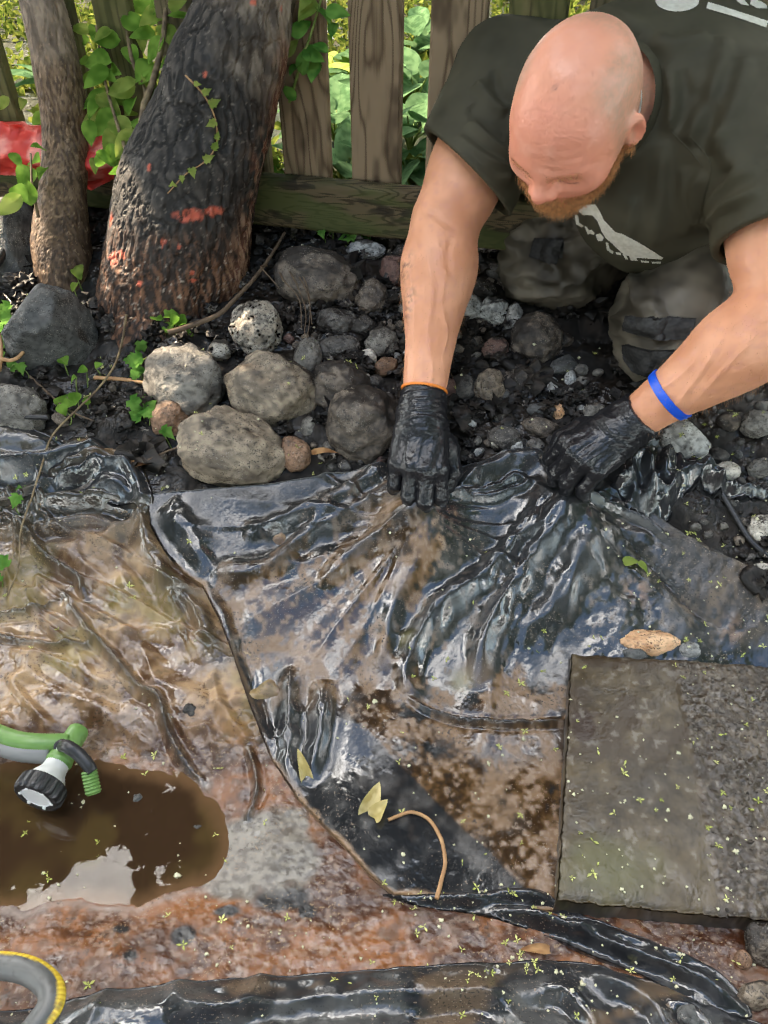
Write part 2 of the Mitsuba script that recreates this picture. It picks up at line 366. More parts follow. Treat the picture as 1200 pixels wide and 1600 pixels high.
def bump_soil(p, n, uv): return fbm(p.x * 170, p.y * 170, p.z * 170, 3)
def rough_soil(p, n, uv): return 0.28 + 0.6 * smoothstep(.35, .65, fbm(p.x * 25, p.y * 25, p.z * 25, 2))
bsdf('m_soil', VC, proc(rough_soil), .45, bump_soil, .004)
add('ground', gm, 'm_soil', True, color=gcol); tag('ground', kind='structure')

# --- the old liner, covered with wet silt
om = sheet_mesh(OLD_POLY, .0026, old_z, .01)
ov = om.vertices; ox, oy = ov[:, 0], ov[:, 1]
def blob(xy, u, v, r, soft=.6, seed=1, sx=1.0):
    c = hit(u, v)[:2]; q = (xy - c) * [1 / sx, 1]; d = np.linalg.norm(q, axis=1) + r * .7 * (nfbm(P3(xy[:, 0] * 22, xy[:, 1] * 22), 3, seed) - .5)
    return 1 - sstep(r * (1 - soft), r, d)
oxy = ov[:, :2]
n1, n2, n3 = nfbm(P3(ox * 16, oy * 22), 4, 71), nfbm(P3(ox * 50, oy * 70), 3, 72), nfbm(P3(ox * 140, oy * 190), 2, 73)
leftness = (1 - sstep(-.22, .02, ox)) * sstep(.53, .64, oy)
c0 = lerp3((.040, .0120, .0035), (.190, .068, .016), sstep(.38, .66, n1 * .6 + n2 * .4))                # red-brown silt
c1 = lerp3((.095, .050, .024), (.38, .245, .13), sstep(.34, .62, n1 * .5 + n2 * .5))                    # paler, wetter left wall
c1 = lerp3(c1, (.20, .165, .045), sstep(.54, .66, nfbm(P3(ox * 11, oy * 13), 3, 76)) * .45)           # algae film
oc = lerp3(c0, c1, leftness)
oc = lerp3(oc, (.30, .22, .17), sstep(.58, .72, n3) * .45)
oc = lerp3(oc, (.04, .028, .02), sstep(.60, .74, n2) * .55)
upper = (1 - sstep(-.2, -.12, ox)) * sstep(.78, .88, oy)
oc = lerp3(oc, (.020, .021, .020), upper * sstep(.38, .58, nfbm(P3(ox * 9, oy * 12), 3, 78)) * .9)
for (u, v, r, s, sx) in ((430, 1405, .022, 2, 2.0), (355, 1423, .010, 3, 2.2), (288, 1462, .012, 4, 1.3), (480, 1425, .009, 5, 1.2), (190, 1452, .008, 8, 1.8), (205, 1495, .008, 9, 1.4), (840, 1240, .01, 3, 1.3)):
    oc = lerp3(oc, (.012, .012, .013), blob(oxy, u, v, r, .4, s, sx))
sp = np.maximum(blob(oxy, 420, 1325, .060, .3, 6, 1.1), np.maximum(blob(oxy, 365, 1372, .040, .3, 7, 1.1), blob(oxy, 450, 1290, .03, .4, 9)))
oc = lerp3(oc, lerp3((.085, .076, .064), (.18, .165, .138), sstep(.35, .6, n3)), sp * .95)
sdp = puddle_sd(ox, oy)
oc = lerp3(oc, (.20, .15, .12), np.exp(-((sdp - .003) / .004) ** 2) * .6 * sstep(.42, .36, oy))
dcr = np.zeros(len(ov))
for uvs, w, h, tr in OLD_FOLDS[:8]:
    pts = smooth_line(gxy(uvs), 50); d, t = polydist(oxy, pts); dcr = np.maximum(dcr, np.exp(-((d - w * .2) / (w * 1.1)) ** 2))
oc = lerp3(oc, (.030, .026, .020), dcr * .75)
wetl = leftness * sstep(.36, .54, nfbm(P3(ox * 13, oy * 17), 3, 79)) 
dryl = np.clip((1 - .85 * wetl) * (.45 + .7 * (n2 - .2)) * (1 - .9 * dcr), 0, 1)
def rough_liner(p, n, uv): return .06 + .52 * uv.x + .12 * smoothstep(.40, .66, fbm(p.x * 60, p.y * 80, p.z * 60, 2))
def bump_film0(p, n, uv): return (fbm(p.x * 210, p.y * 260, p.z * 210, 3)) * (.35 + uv.x)
def speck_dark0(p, n, uv): return smoothstep(.58, .70, fbm(p.x * 330, p.y * 430, p.z * 330, 2)) * smoothstep(.40, .60, fbm(p.x * 19, p.y * 25, 4.0, 2)) * smoothstep(.45, .6, fbm(p.x * 60, p.y * 70, 6.0, 2)) * .6
def speck_pale0(p, n, uv): return smoothstep(.66, .76, fbm(p.x * 420, p.y * 560, p.z * 420 + 9, 2)) * smoothstep(.42, .60, fbm(p.x * 16, p.y * 22, 8.0, 2)) * .8
grimy('m_silt', rough_liner, .72, bump_film0, .0013, speck_dark0, (.030, .018, .011), speck_pale0, (.26, .17, .095))
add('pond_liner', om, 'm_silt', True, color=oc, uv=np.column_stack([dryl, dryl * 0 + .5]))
tag('pond_liner', 'old pond liner caked in brown wet silt, lining the basin around the puddle', 'pond liner')

# --- the black liner sheet the man pulls on
mm = sheet_mesh(MAIN_POLY, .0026, main_z, .008)
mv = mm.vertices; mx, my = mv[:, 0], mv[:, 1]; mxy = mv[:, :2]
n1, n2, n3 = nfbm(P3(mx * 13, my * 13), 4, 81), nfbm(P3(mx * 42, my * 42), 3, 82), nfbm(P3(mx * 150, my * 150), 2, 83)
black = lerp3((.010, .011, .012), (.026, .027, .028), n2)
silt = lerp3((.032, .0165, .007), (.150, .083, .034), sstep(.35, .65, n2 * .6 + n3 * .4))
grey = lerp3((.024, .024, .023), (.080, .075, .067), sstep(.38, .66, n2 * .45 + n3 * .55))
amt = np.zeros(len(mv)); gam = np.zeros(len(mv))
for (u, v, r, s, sx) in ((590, 865, .12, 1, 1.3), (450, 960, .13, 2, 1.2), (540, 1060, .12, 3, 1.3), (720, 1230, .17, 4, 1.2), (840, 1170, .12, 5, 1.4), (760, 1290, .10, 6, 1.2), (560, 1130, .08, 8, 1.2), (840, 1340, .08, 4, 1.3)):
    amt = np.maximum(amt, blob(mxy, u, v, r, .75, s, sx))
for (u, v, r, s, sx) in ((500, 1000, .18, 11, 1.3), (640, 920, .13, 12, 1.2), (690, 1060, .12, 13, 1.2), (980, 930, .10, 14, 1.3), (430, 920, .1, 15, 1.1), (480, 1130, .06, 16, 1.0)):
    gam = np.maximum(gam, blob(mxy, u, v, r, .75, s, sx))
mc = lerp3(black, grey, gam * sstep(.42, .54, n1 * .5 + n2 * .5) * .85)
mc = lerp3(mc, silt, sstep(.02, .15, amt) * sstep(.60 - .36 * amt, .70 - .30 * amt, n1 * .45 + n2 * .35 + n3 * .2) * .95)
mc = lerp3(mc, (.26, .19, .14), sstep(.60, .74, n3) * .35 * np.clip(amt + gam + .2, 0, 1))
tri_band = blob(mxy, 620, 1330, .13, .35, 22, 1.2) * sstep(-1, 1, 0 * mx)
pA, pB = hit(540, 1120)[:2], hit(850, 1415)[:2]; nrm = np.array([-(pB - pA)[1], (pB - pA)[0]]); nrm = nrm / np.linalg.norm(nrm)
side = (mxy - pA) @ nrm + .010 * (nfbm(P3(mx * 25, my * 25), 3, 90) - .5)
tri_band = sstep(.003, -.003, side) * sstep(hit(500, 1110)[1] + .04, hit(500, 1110)[1] - .04, my + .04 * (n1 - .5))
mc = lerp3(mc, lerp3((.014, .015, .017), (.05, .05, .05), sstep(.45, .7, n2)), tri_band * .95)
mc = lerp3(mc, (.19, .12, .07), blob(mxy, 745, 1060, .030, .6, 24) * .6)
mc = lerp3(mc, (.15, .13, .03), np.maximum(blob(mxy, 640, 1015, .022, .7, 25), blob(mxy, 720, 1075, .025, .8, 26)) * .6)
mc = lerp3(mc, (.30, .18, .12), np.maximum(blob(mxy, 990, 935, .026, .9, 27), blob(mxy, 1140, 990, .026, .9, 28)) * .8 * sstep(.45, .62, n3))  # two pinkish gravel patches with sunlight put into their colour
rs = sstep(hit(940, 900)[0], hit(1060, 930)[0], mx - .25 * (.9 - my)) * sstep(.66, .74, my)
mc = lerp3(mc, lerp3((.018, .013, .009), (.095, .068, .045), sstep(.38, .66, n2 * .6 + n3 * .4)), rs * sstep(.30, .45, n1 * .6 + n3 * .4) * .95)
edge_d = np.array(shapely.distance(MAIN_POLY.exterior, shapely.points(mxy)))
lower_edge = sstep(-.02, .06, -(mx + .02)) + (my < .45)
mc = lerp3(mc, (.24, .15, .08), sstep(.007, .002, edge_d + .012 * (n2 - .5)) * np.clip(lower_edge, 0, 1) * (my < .80) * .8)
crest = np.zeros(len(mv))
for uvs, w, h, tr in MAIN_FOLDS:
    if h > 0:
        d_, t_ = polydist(mxy, smooth_line(gxy(uvs), 50)); crest = np.maximum(crest, np.exp(-(d_ / (w * 1.15)) ** 2) * np.clip(np.minimum(t_, 1 - t_) / .12, 0, 1) * min(1, h / .012))
crest = crest * sstep(.30, .50, nfbm(P3(mx * 30, my * 30), 2, 97) + .12)
lum = mc.mean(1)
mc = lerp3(mc, (.022, .023, .025), crest * .85)
dry = np.clip(sstep(.035, .10, lum) * (.55 + .6 * n3) * (1 - .9 * crest) + rs * .95, 0, 1)
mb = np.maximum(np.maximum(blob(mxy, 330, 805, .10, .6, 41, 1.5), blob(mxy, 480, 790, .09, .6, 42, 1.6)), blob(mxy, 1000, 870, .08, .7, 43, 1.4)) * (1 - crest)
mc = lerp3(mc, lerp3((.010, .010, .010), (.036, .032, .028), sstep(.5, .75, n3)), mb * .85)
dry = np.maximum(dry, mb * .3)
def rough_main(p, n, uv): return .10 + .34 * uv.x + .16 * smoothstep(.42, .66, fbm(p.x * 26, p.y * 26, p.z * 26, 3))
def bump_film(p, n, uv): return (fbm(p.x * 230, p.y * 230, p.z * 230, 3)) * (.35 + uv.x)
def speck_dark(p, n, uv): return smoothstep(.60, .72, fbm(p.x * 420, p.y * 420, p.z * 420, 2)) * smoothstep(.40, .62, fbm(p.x * 21, p.y * 21, 4.0, 2)) * (.25 + .75 * uv.x)
def speck_pale(p, n, uv): return smoothstep(.68, .78, fbm(p.x * 520, p.y * 520, p.z * 520 + 9, 2)) * smoothstep(.42, .60, fbm(p.x * 17, p.y * 17, 8.0, 2)) * .8
grimy('m_main', rough_main, .8, bump_film, .0007, speck_dark, (.010, .009, .009), speck_pale, (.20, .15, .11))
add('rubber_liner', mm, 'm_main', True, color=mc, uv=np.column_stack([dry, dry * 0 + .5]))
tag('rubber_liner', 'black rubber liner sheet smeared with grey silt, creased where both gloved hands pull it', 'pond liner')

# --- the muddy water
wp = PUDDLE.buffer(.004); wb = np.array(wp.exterior.segmentize(.005).coords)[:-1]
gx2, gy2 = np.meshgrid(np.arange(*wp.bounds[::2], .005), np.arange(*wp.bounds[1::2], .005), indexing='ij')
g = np.stack([gx2.ravel(), gy2.ravel()], 1); g = g[shapely.contains_xy(wp.buffer(-.006), g[:, 0], g[:, 1])]
pts = np.vstack([wb, g]); tri = Delaunay(pts).simplices; c = pts[tri].mean(1); tri = tri[shapely.contains_xy(wp, c[:, 0], c[:, 1])]
a = pts[tri]; ar = np.cross(a[:, 1] - a[:, 0], a[:, 2] - a[:, 0]); tri[ar < 0] = tri[ar < 0][:, ::-1]
def mud(p, n, uv): return mix(mi.Color3f(.11, .062, .030), mudd(p), smoothstep(.0, .030, uv.x + .016 * fbm(p.x * 40, p.y * 40, 2.0, 3) - .006))
def mudd(p): return mix(mi.Color3f(.034, .019, .010), mi.Color3f(.056, .036, .014), smoothstep(.42, .66, fbm(p.x * 14, p.y * 14, 3, 3)))
scene['m_water'] = {'type': 'twosided', 'inner': {'type': 'bumpmap', 'texture': proc(lambda p, n, uv: noise(p.x * 18, p.y * 18, 1.0)), 'scale': .0002,
                    'inner': {'type': 'plastic', 'int_ior': 1.33, 'diffuse_reflectance': proc(mud)}}}
add('puddle_water', (np.column_stack([pts, np.full(len(pts), .0005)]), tri), 'm_water', True, uv=np.column_stack([np.maximum(-puddle_sd(pts[:, 0], pts[:, 1]), 0), np.full(len(pts), .5)])); tag('puddle_water', kind='structure')

# ================================================================== FENCE, TREES, BACK GARDEN
# --- fence
def fence_y(x): return 1.475 - .26 * (x + .22)
FD = unit([1, -.26, 0]); FN = unit([.26, 1, 0])                      # along the fence, away from the camera
def on_fence(u, v, off=0.0):
    d = at(u, v, 1) - CAM; p0 = np.array([-.22, 1.475, 0]) + FN * off; t = ((p0 - CAM) @ FN) / (d @ FN); return CAM + d * t
def rbox_mesh(hx, hy, hz, ch=.004, seg=(2, 2, 12)):
    m = trimesh.creation.box((2 * hx, 2 * hy, 2 * hz)); 
    from manifold3d import Manifold
    b = Manifold.cube((2 * hx - 2 * ch, 2 * hy - 2 * ch, 2 * hz - 2 * ch), True)
    parts = [b.translate((sx * ch, 0, 0)) for sx in (-1, 1)] + [b.translate((0, sy * ch, 0)) for sy in (-1, 1)] + [b.translate((0, 0, sz * ch)) for sz in (-1, 1)]
    h = Manifold.batch_hull(parts).refine_to_length(.02).to_mesh()
    return trimesh.Trimesh(h.vert_properties[:, :3], h.tri_verts, process=False)
def wood_fn(seed, base, dark, green):
    ang = math.atan2(FD[1], FD[0])
    def f(p, n, uv):
        a = p.x * FD[0] + p.y * FD[1]; z = p.z
        w = fbm(a * 22 + seed * 7.1, z * 3.2 + seed, seed * 3.7, 3)
        ring = dr.abs(dr.sin((w * 26 + a * 60) * 1.0))
        fine = fbm(a * 420, z * 14, seed * 1.3, 2)
        c = mix(mi.Color3f(*dark), mi.Color3f(*base), smoothstep(.08, .75, ring * .7 + fine * .3))
        st = smoothstep(.55, .7, fbm(a * 30, z * 11, seed + 5.0, 3))
        c = mix(c, mi.Color3f(dark[0] * .45, dark[1] * .4, dark[2] * .4), st * .75)
        gz = smoothstep(.56, .42, z + .10 * noise(a * 30, z * 20, 3.0)) * .55 + green
        return mix(c, mi.Color3f(.060, .075, .018), gz * smoothstep(.3, .6, fbm(a * 45, z * 30, seed + 2.0, 2) + .1))
    return f
def wood_bump(p, n, uv):
    a = p.x * FD[0] + p.y * FD[1]; return fbm(a * 300, p.z * 12, p.x * 8, 3)
WOODS = [('m_wood', (.27, .19, .115), (.105, .065, .035), .05), ('m_wood_green', (.16, .135, .055), (.07, .058, .022), .45), ('m_wood_dark', (.15, .11, .065), (.06, .042, .024), .25)]
for i, (k, b, d_, g) in enumerate(WOODS): bsdf(k, proc(wood_fn(i * 1.7 + .3, b, d_, g)), .72, .3, wood_bump, .0030, 8e-4)
PICKETS = [(-345, 62, 'm_wood_green', 0), (-232, 62, 'm_wood_green', 0), (-120, 62, 'm_wood_green', 0), (-10, 62, 'm_wood_green', 0), (121, 50, 'm_wood_green', .0), (207, 40, 'm_wood_green', 0), (305, 74, 'm_wood_dark', 0), (476, 74, 'm_wood', .0), (587, 73, 'm_wood', 0), (712, 77, 'm_wood', 0), (828, 72, 'm_wood_green', 0), (945, 72, 'm_wood_dark', 0), (1062, 72, 'm_wood_dark', 0), (1180, 72, 'm_wood_dark', 0)]
tag('picket_fence', 'weathered wooden picket fence with a green-stained bottom rail behind the stones', 'fence')
for i, (u, w, m, lean) in enumerate(PICKETS):
    c = on_fence(u, 150, .0); w_m = .088 if w > 60 else .07
    r2 = np.random.default_rng(i); 
    hz = .75; me = rbox_mesh(w_m / 2, .011, hz, .004)
    v = me.vertices; v[:, 1] += .004 * np.sin(v[:, 2] * 2 + i); v[:, 0] += .004 * r2.uniform(-1, 1) * v[:, 2]
    v = v[:, :1] * FD + v[:, 1:2] * FN + v[:, 2:] * [0, 0, 1] + np.array([c[0], c[1], .375 + hz])
    add('picket_fence__' + number('picket'), (v, me.faces), m, 40)
ra, rb_ = on_fence(360, 318, -.045), on_fence(1000, 350, -.045)
me = rbox_mesh(1.4, .019, .044, .006); v = me.vertices
v = v + np.array([0, .0, 0]) + .0015 * (nfbm(v * [20, 60, 60], 2, 5)[:, None] - .5)
mid = on_fence(640, 333, -.033); v = v[:, :1] * FD + v[:, 1:2] * FN + v[:, 2:] * [0, 0, 1] + mid + FD * 0
def rail_wood(p, n, uv):
    a = p.x * FD[0] + p.y * FD[1]; w = fbm(a * 4, p.z * 45, p.y * 20, 3); ring = dr.abs(dr.sin(w * 34))
    c = mix(mi.Color3f(.042, .029, .015), mi.Color3f(.105, .078, .040), smoothstep(.1, .8, ring))
    c = mix(c, mi.Color3f(.02, .016, .01), smoothstep(.58, .7, fbm(a * 22, p.z * 60, 3.0, 3)) * .8)
    return mix(c, mi.Color3f(.055, .072, .018), smoothstep(.38, .6, fbm(a * 9, p.z * 30, 9.0, 3)) * .75)
bsdf('m_rail', proc(rail_wood), .75, .3, lambda p, n, uv: fbm((p.x * FD[0] + p.y * FD[1]) * 14, p.z * 320, p.y * 320, 3), .0025, 8e-4)
add('picket_fence__rail', (v, me.faces), 'm_rail', 40); labels['picket_fence__rail'] = {'label': 'green-stained bottom rail'}
for k, u in enumerate((400,)):
    c = on_fence(u, 380, .05); me = rbox_mesh(.045, .045, .5, .006); add('picket_fence__' + number('post'), (me.vertices + c + [0, 0, -.1], me.faces), 'm_wood_dark', 40)

# --- trunks
def trunk(center, rad, n=260, sides=260, seed=0, amp=.02, flare=None):
    c = smooth_line(center, n); t = np.linspace(0, 1, len(c)); r = np.interp(t, np.linspace(0, 1, len(rad)), rad)
    m = tube(c, r, sides); v, nn = m.vertices.copy(), vnormals(m)
    big = nfbm(v * [9, 9, 6] + seed, 3, seed) - .5
    rid = 1 - np.abs(2 * nfbm(np.stack([v[:, 0] * 70, v[:, 1] * 70, v[:, 2] * 16], 1) + 1.2 * nnoise(v * 25)[:, None], 3, seed + 1) - 1)
    fine = nfbm(v * [210, 210, 60], 3, seed + 2) - .5
    d = amp * 1.9 * big - amp * .22 * np.clip(rid - .80, 0, 1) / .20 + amp * .17 * fine
    m.vertices = v + nn * d[:, None]; return m, rid, t
base_c = at(285, 560, 1.275)
big_pts = [at(255, 600, 1.46) - [0, 0, .14], at(258, 560, 1.45), at(258, 505, 1.435), at(276, 405, 1.385), at(292, 300, 1.33), at(328, 200, 1.285), at(360, 100, 1.235), at(384, 0, 1.195), at(405, -130, 1.19), at(400, -500, 1.30)]
big_rad = [.150, .136, .122, .124, .114, .100, .088, .071, .066, .062]
tm, rid, _ = trunk(big_pts, big_rad, 330, 300, 4, .017)
tv = tm.vertices
tc = lerp3((.014, .012, .0105), (.046, .039, .033), sstep(.3, .7, nfbm(tv * [150, 150, 60], 3, 201)))
tc = lerp3(tc, (.007, .006, .005), sstep(.74, .90, rid) * .85)
hgt = tv[:, 2]
fib = nfbm(tv * [240, 240, 34], 3, 202)
lowz = sstep(.475, .37, hgt + .07 * (nfbm(tv * 25, 2, 203) - .5))
tc = lerp3(tc, lerp3((.020, .010, .006), (.17, .080, .042), sstep(.44, .68, fib)), lowz * .92)
upz = sstep(.60, .76, hgt + .9 * (tv[:, 0] + .20) + .16 * (nfbm(tv * 18, 3, 204) - .5)) * sstep(-.30, -.22, tv[:, 0])
tc = lerp3(tc, lerp3((.085, .064, .047), (.29, .23, .17), sstep(.38, .66, nfbm(tv * [90, 90, 30], 3, 205))), upz * .9)
rgt = np.zeros(len(tv))
q = shoot(tm, [(396, 300), (412, 230), (430, 160), (388, 350), (380, 400), (402, 270), (445, 100), (372, 440)]); q = q[~np.isnan(q).any(1)]
for c_ in q: rgt = np.maximum(rgt, np.exp(-(np.linalg.norm((tv - c_) * [1, 1, .6], axis=1) / .026) ** 2))
tc = lerp3(tc, lerp3((.14, .05, .028), (.40, .25, .16), sstep(.4, .65, fib)), rgt * sstep(.35, .55, nfbm(tv * 40, 3, 206)) * .9)
for (u, v, r, sx) in ((298, 338, .017, .55), (335, 330, .014, .6), (255, 380, .007, 1.4), (279, 386, .006, 1.4), (178, 405, .014, 1), (190, 398, .01, .7), (217, 443, .004, 1), (302, 440, .006, .7), (233, 262, .006, 1), (395, 5, .006, 1), (440, 15, .005, 1), (175, 345, .008, 1.6), (320, 115, .004, 1.5), (300, 425, .004, 1)):
    s_ = shoot(tm, [(u, v)])[0]
    if np.isnan(s_).any(): continue
    dd = np.linalg.norm((tv - s_) * [sx if sx < 1 else 1, 1, 1 / max(sx, .75)], axis=1) + .008 * (nfbm(tv * 120, 2, 207) - .5)
    tc = lerp3(tc, lerp3((.42, .055, .030), (.60, .16, .09), nfbm(tv * 150, 2, 208)), sstep(r, r * .6, dd) * sstep(.36, .56, nfbm(tv * [150, 150, 50], 3, 209)) * .9)
tc = lerp3(tc, (.42, .36, .30), sstep(.70, .80, nfbm(tv * [260, 260, 150], 2, 210)) * (.25 + .5 * lowz))
bsdf('m_bark', VC, proc(lambda p, n, uv: .45 + .4 * fbm(p.x * 60, p.y * 60, p.z * 60, 2)), .4, lambda p, n, uv: fbm(p.x * 260, p.y * 260, p.z * 130, 3), .0035, 7e-4)
add('leaning_tree__trunk', tm, 'm_bark', True, color=tc)
tag('leaning_tree', 'thick leaning tree trunk with blackened bark and raw red patches', 'tree'); labels['leaning_tree__trunk'] = {'label': 'blackened trunk with raw red patches'}
sm_pts = [at(96, 480, 1.40) - [0, 0, .06], at(98, 425, 1.40), at(96, 385, 1.395), at(98, 300, 1.385), at(102, 220, 1.375), at(96, 150, 1.335), at(82, 70, 1.295), at(62, -10, 1.255), at(30, -140, 1.22), at(-40, -420, 1.4)]
sm_rad = [.040, .050, .052, .042, .042, .041, .038, .035, .033, .03]
sm, rid2, _ = trunk(sm_pts, sm_rad, 260, 160, 9, .0065)
v_ = sm.vertices; fib = nfbm(v_ * [260, 260, 55], 3, 221)
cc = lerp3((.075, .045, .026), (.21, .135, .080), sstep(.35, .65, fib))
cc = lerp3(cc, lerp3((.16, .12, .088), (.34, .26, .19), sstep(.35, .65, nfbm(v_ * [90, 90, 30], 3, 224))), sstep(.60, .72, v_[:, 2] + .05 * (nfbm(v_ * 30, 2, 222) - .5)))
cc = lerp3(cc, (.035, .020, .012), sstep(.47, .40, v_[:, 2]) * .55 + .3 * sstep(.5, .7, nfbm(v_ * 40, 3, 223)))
cc = lerp3(cc, (.36, .24, .15), sstep(.66, .76, nfbm(v_ * [280, 280, 120], 2, 225)) * .6)
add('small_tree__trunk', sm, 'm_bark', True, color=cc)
tag('small_tree', 'slim brown tree stem with a swollen base beside the thick leaning trunk', 'tree')

# --- leaves
def leaf_mesh(L, W, shape='oval', curl=.25, fold=.25, nl=9, nw=2, wave=.0, seed=0):
    t = np.linspace(0, 1, nl)
    if shape == 'oval': w = np.sin(np.pi * t ** .85) ** .8 * (1 - .25 * t)
    elif shape == 'hosta': w = np.sin(np.pi * np.clip(t * .97 + .03, 0, 1) ** .72) ** .75
    elif shape == 'heart': w = np.sin(np.pi * np.clip(t * .93 + .07, 0, 1) ** .6) ** .7
    elif shape == 'lance': w = np.sin(np.pi * t ** .7) ** 1.1
    else: w = np.array([.35, .95, .62, .98, .60, .52, .30, .12, 0.0]) if nl == 9 else np.sin(np.pi * t)
    w = w / w.max() * W / 2
    s = np.linspace(-1, 1, 2 * nw + 1); r = np.random.default_rng(seed)
    X = s[None] * w[:, None]; Y = np.repeat((t * L)[:, None], len(s), 1)
    if shape == 'ivy': Y = Y - np.abs(s)[None] * np.array([.10, .0, .06, -.06, .0, .03, .02, 0, 0])[:, None] * L
    Z = np.abs(X) * fold * 2 - curl * L * (t ** 2)[:, None] + wave * L * np.sin(t * 9 + seed)[:, None] * np.abs(s)[None]
    return np.stack([X, Y, Z], -1).reshape(-1, 3), grid_faces(nl, len(s))
def place(v, pos, yd, zd):
    yd = unit(yd); zd = unit(np.asarray(zd) - yd * (np.dot(zd, yd))); xd = np.cross(yd, zd)
    return v[:, :1] * xd + v[:, 1:2] * yd + v[:, 2:] * zd + np.asarray(pos)
def leaf_fn(a, b, sc=60):
    def f(p, n, uv): return mix(mi.Color3f(*a), mi.Color3f(*b), smoothstep(.3, .7, fbm(p.x * sc, p.y * sc, p.z * sc, 2)))
    return f
def leafmat(key, a, b, rough=.45, trans=.9):
    scene[key] = {'type': 'principledthin', 'base_color': proc(leaf_fn(a, b)), 'roughness': rough, 'diff_trans': trans, 'spec_trans': 0.0, 'eta': 1.4}
leafmat('m_leaf', (.10, .21, .028), (.22, .38, .065))
leafmat('m_leaf_pale', (.20, .30, .055), (.36, .44, .11), .5, 1.1)
leafmat('m_ivy', (.055, .15, .025), (.15, .30, .06), .38, .6)
leafmat('m_hosta', (.085, .17, .075), (.17, .29, .14), .42, .7)
leafmat('m_canopy', (.035, .07, .012), (.07, .12, .022), .5, .6)
leafmat('m_cover', (.06, .10, .015), (.22, .24, .05), .5, .7)
bsdf('m_stem', proc(leaf_fn((.10, .07, .04), (.20, .15, .08), 90)), .6, .3)
bsdf('m_stem_green', proc(leaf_fn((.10, .16, .03), (.20, .26, .07), 90)), .6, .3)

def leafy_plant(key, stems, leaves, mat, stem_mat, leafname='leaf'):
    """stems: list of (points, radius); leaves: list of (position, direction, normal, L, W, shape, matkey)"""
    for pts, r in stems: add(f'{key}__' + number(key + '__stem').split('__')[-1], tube(smooth_line(pts, 14), np.linspace(r, r * .55, len(smooth_line(pts, 14))), 6), stem_mat, True)
    for i, (pos, yd, zd, L, W, sh, mk) in enumerate(leaves):
        v, f = leaf_mesh(L, W, sh, rng.uniform(.1, .45), rng.uniform(.1, .3), 9, 2, rng.uniform(0, .03), i)
        add(f'{key}__' + number(key + '__' + leafname).split('__')[-1], (place(v, pos, yd, zd), f), mk or mat, True)
def toward_cam(p, jit=.5): return unit(unit(CAM - p) + np.array([0, 0, .8]) + rng.normal(0, jit, 3))
# big-leaved shrub between the trunks, upper left
k = 'leafy_shrub'; tag(k, 'bright green leafy shrub growing between the two trunks', 'shrub')
LV = [(150, 95, 48, 1.30), (165, 60, 40, 1.30), (210, 35, 44, 1.29), (240, 25, 46, 1.28), (262, 50, 40, 1.27), (240, 75, 42, 1.27), (205, 85, 38, 1.3), (150, 45, 34, 1.33), (180, 110, 34, 1.31), (225, 105, 44, 1.28), (265, 95, 30, 1.27), (285, 20, 40, 1.26), (250, 5, 40, 1.28), (200, 10, 36, 1.32), (175, 30, 36, 1.33),
      (150, 150, 44, 1.33), (170, 165, 46, 1.32), (190, 140, 40, 1.31), (205, 165, 36, 1.31), (165, 190, 44, 1.31), (190, 200, 50, 1.30), (150, 180, 40, 1.34), (212, 190, 34, 1.3), (195, 225, 48, 1.29), (175, 240, 32, 1.3), (160, 250, 28, 1.3), (185, 265, 40, 1.28), (140, 120, 34, 1.35), (220, 60, 34, 1.3), (130, 60, 28, 1.36), (270, 75, 34, 1.27), (235, 130, 36, 1.28),
      (55, 250, 36, 1.3), (40, 275, 44, 1.28), (25, 250, 30, 1.3), (60, 230, 30, 1.33), (45, 300, 38, 1.27), (15, 320, 44, 1.25), (30, 300, 36, 1.26), (65, 265, 30, 1.3), (75, 170, 24, 1.38), (60, 185, 24, 1.38), (35, 160, 22, 1.40), (5, 160, 22, 1.4)]
base = at(215, 300, 1.27)
stems = [([at(208, 240, 1.27) + [0, 0, -.1], at(222, 190, 1.27), at(238, 130, 1.27), at(255, 60, 1.27), at(262, -40, 1.27)], .007), ([at(210, 290, 1.27), at(228, 150, 1.28), at(205, 90, 1.3), at(190, -20, 1.32)], .005), ([at(205, 260, 1.27), at(185, 200, 1.3), at(165, 130, 1.32), at(150, 40, 1.33)], .0035), ([at(60, 340, 1.29), at(50, 290, 1.28), at(48, 240, 1.3)], .003)]
lv = []
LV = LV + [(u + rng.normal(0, 16), v + rng.normal(0, 16), s_ * rng.uniform(.7, 1.0), d + rng.uniform(-.02, .05)) for u, v, s_, d in LV[:32]]
for u, v, s_, d in LV:
    p = at(u, v, d); L = s_ * d / FOC * 1.12
    yd = cam_dir(rng.uniform(-.9, .7), rng.uniform(-1.0, .15), rng.uniform(-.1, .5)); zd = toward_cam(p, .45)
    lv.append((p - unit(yd) * L * .5, yd, zd, L, L * rng.uniform(.5, .68), 'oval', 'm_leaf_pale' if rng.random() < .35 else None))
leafy_plant(k, stems, lv, 'm_leaf', 'm_stem')
# climber on the fence beside the trunk
k = 'climbing_vine'; tag(k, 'glossy green climber hanging on the fence beside the leaning trunk', 'climbing plant')
lv = []
for u, v, s_ in ((480, 15, 40), (505, 22, 38), (525, 18, 34), (470, 45, 34), (488, 85, 36), (475, 95, 40), (462, 105, 34), (490, 110, 36), (455, 75, 28), (500, 75, 26), (452, 145, 26), (520, 45, 26), (478, 0, 30)):
    p = on_fence(u, v, -.035); L = s_ * depth(p) / FOC * 1.1; yd = cam_dir(rng.uniform(-.8, .8), rng.uniform(-1, .4), .2)
    lv.append((p - unit(yd) * L * .5, yd, toward_cam(p, .4), L, L * .62, 'oval', 'm_leaf_pale' if rng.random() < .3 else None))
leafy_plant(k, [([on_fence(452, 160, -.02), on_fence(470, 100, -.025), on_fence(490, 40, -.03), on_fence(510, -30, -.03)], .003)], lv, 'm_ivy', 'm_stem_green')

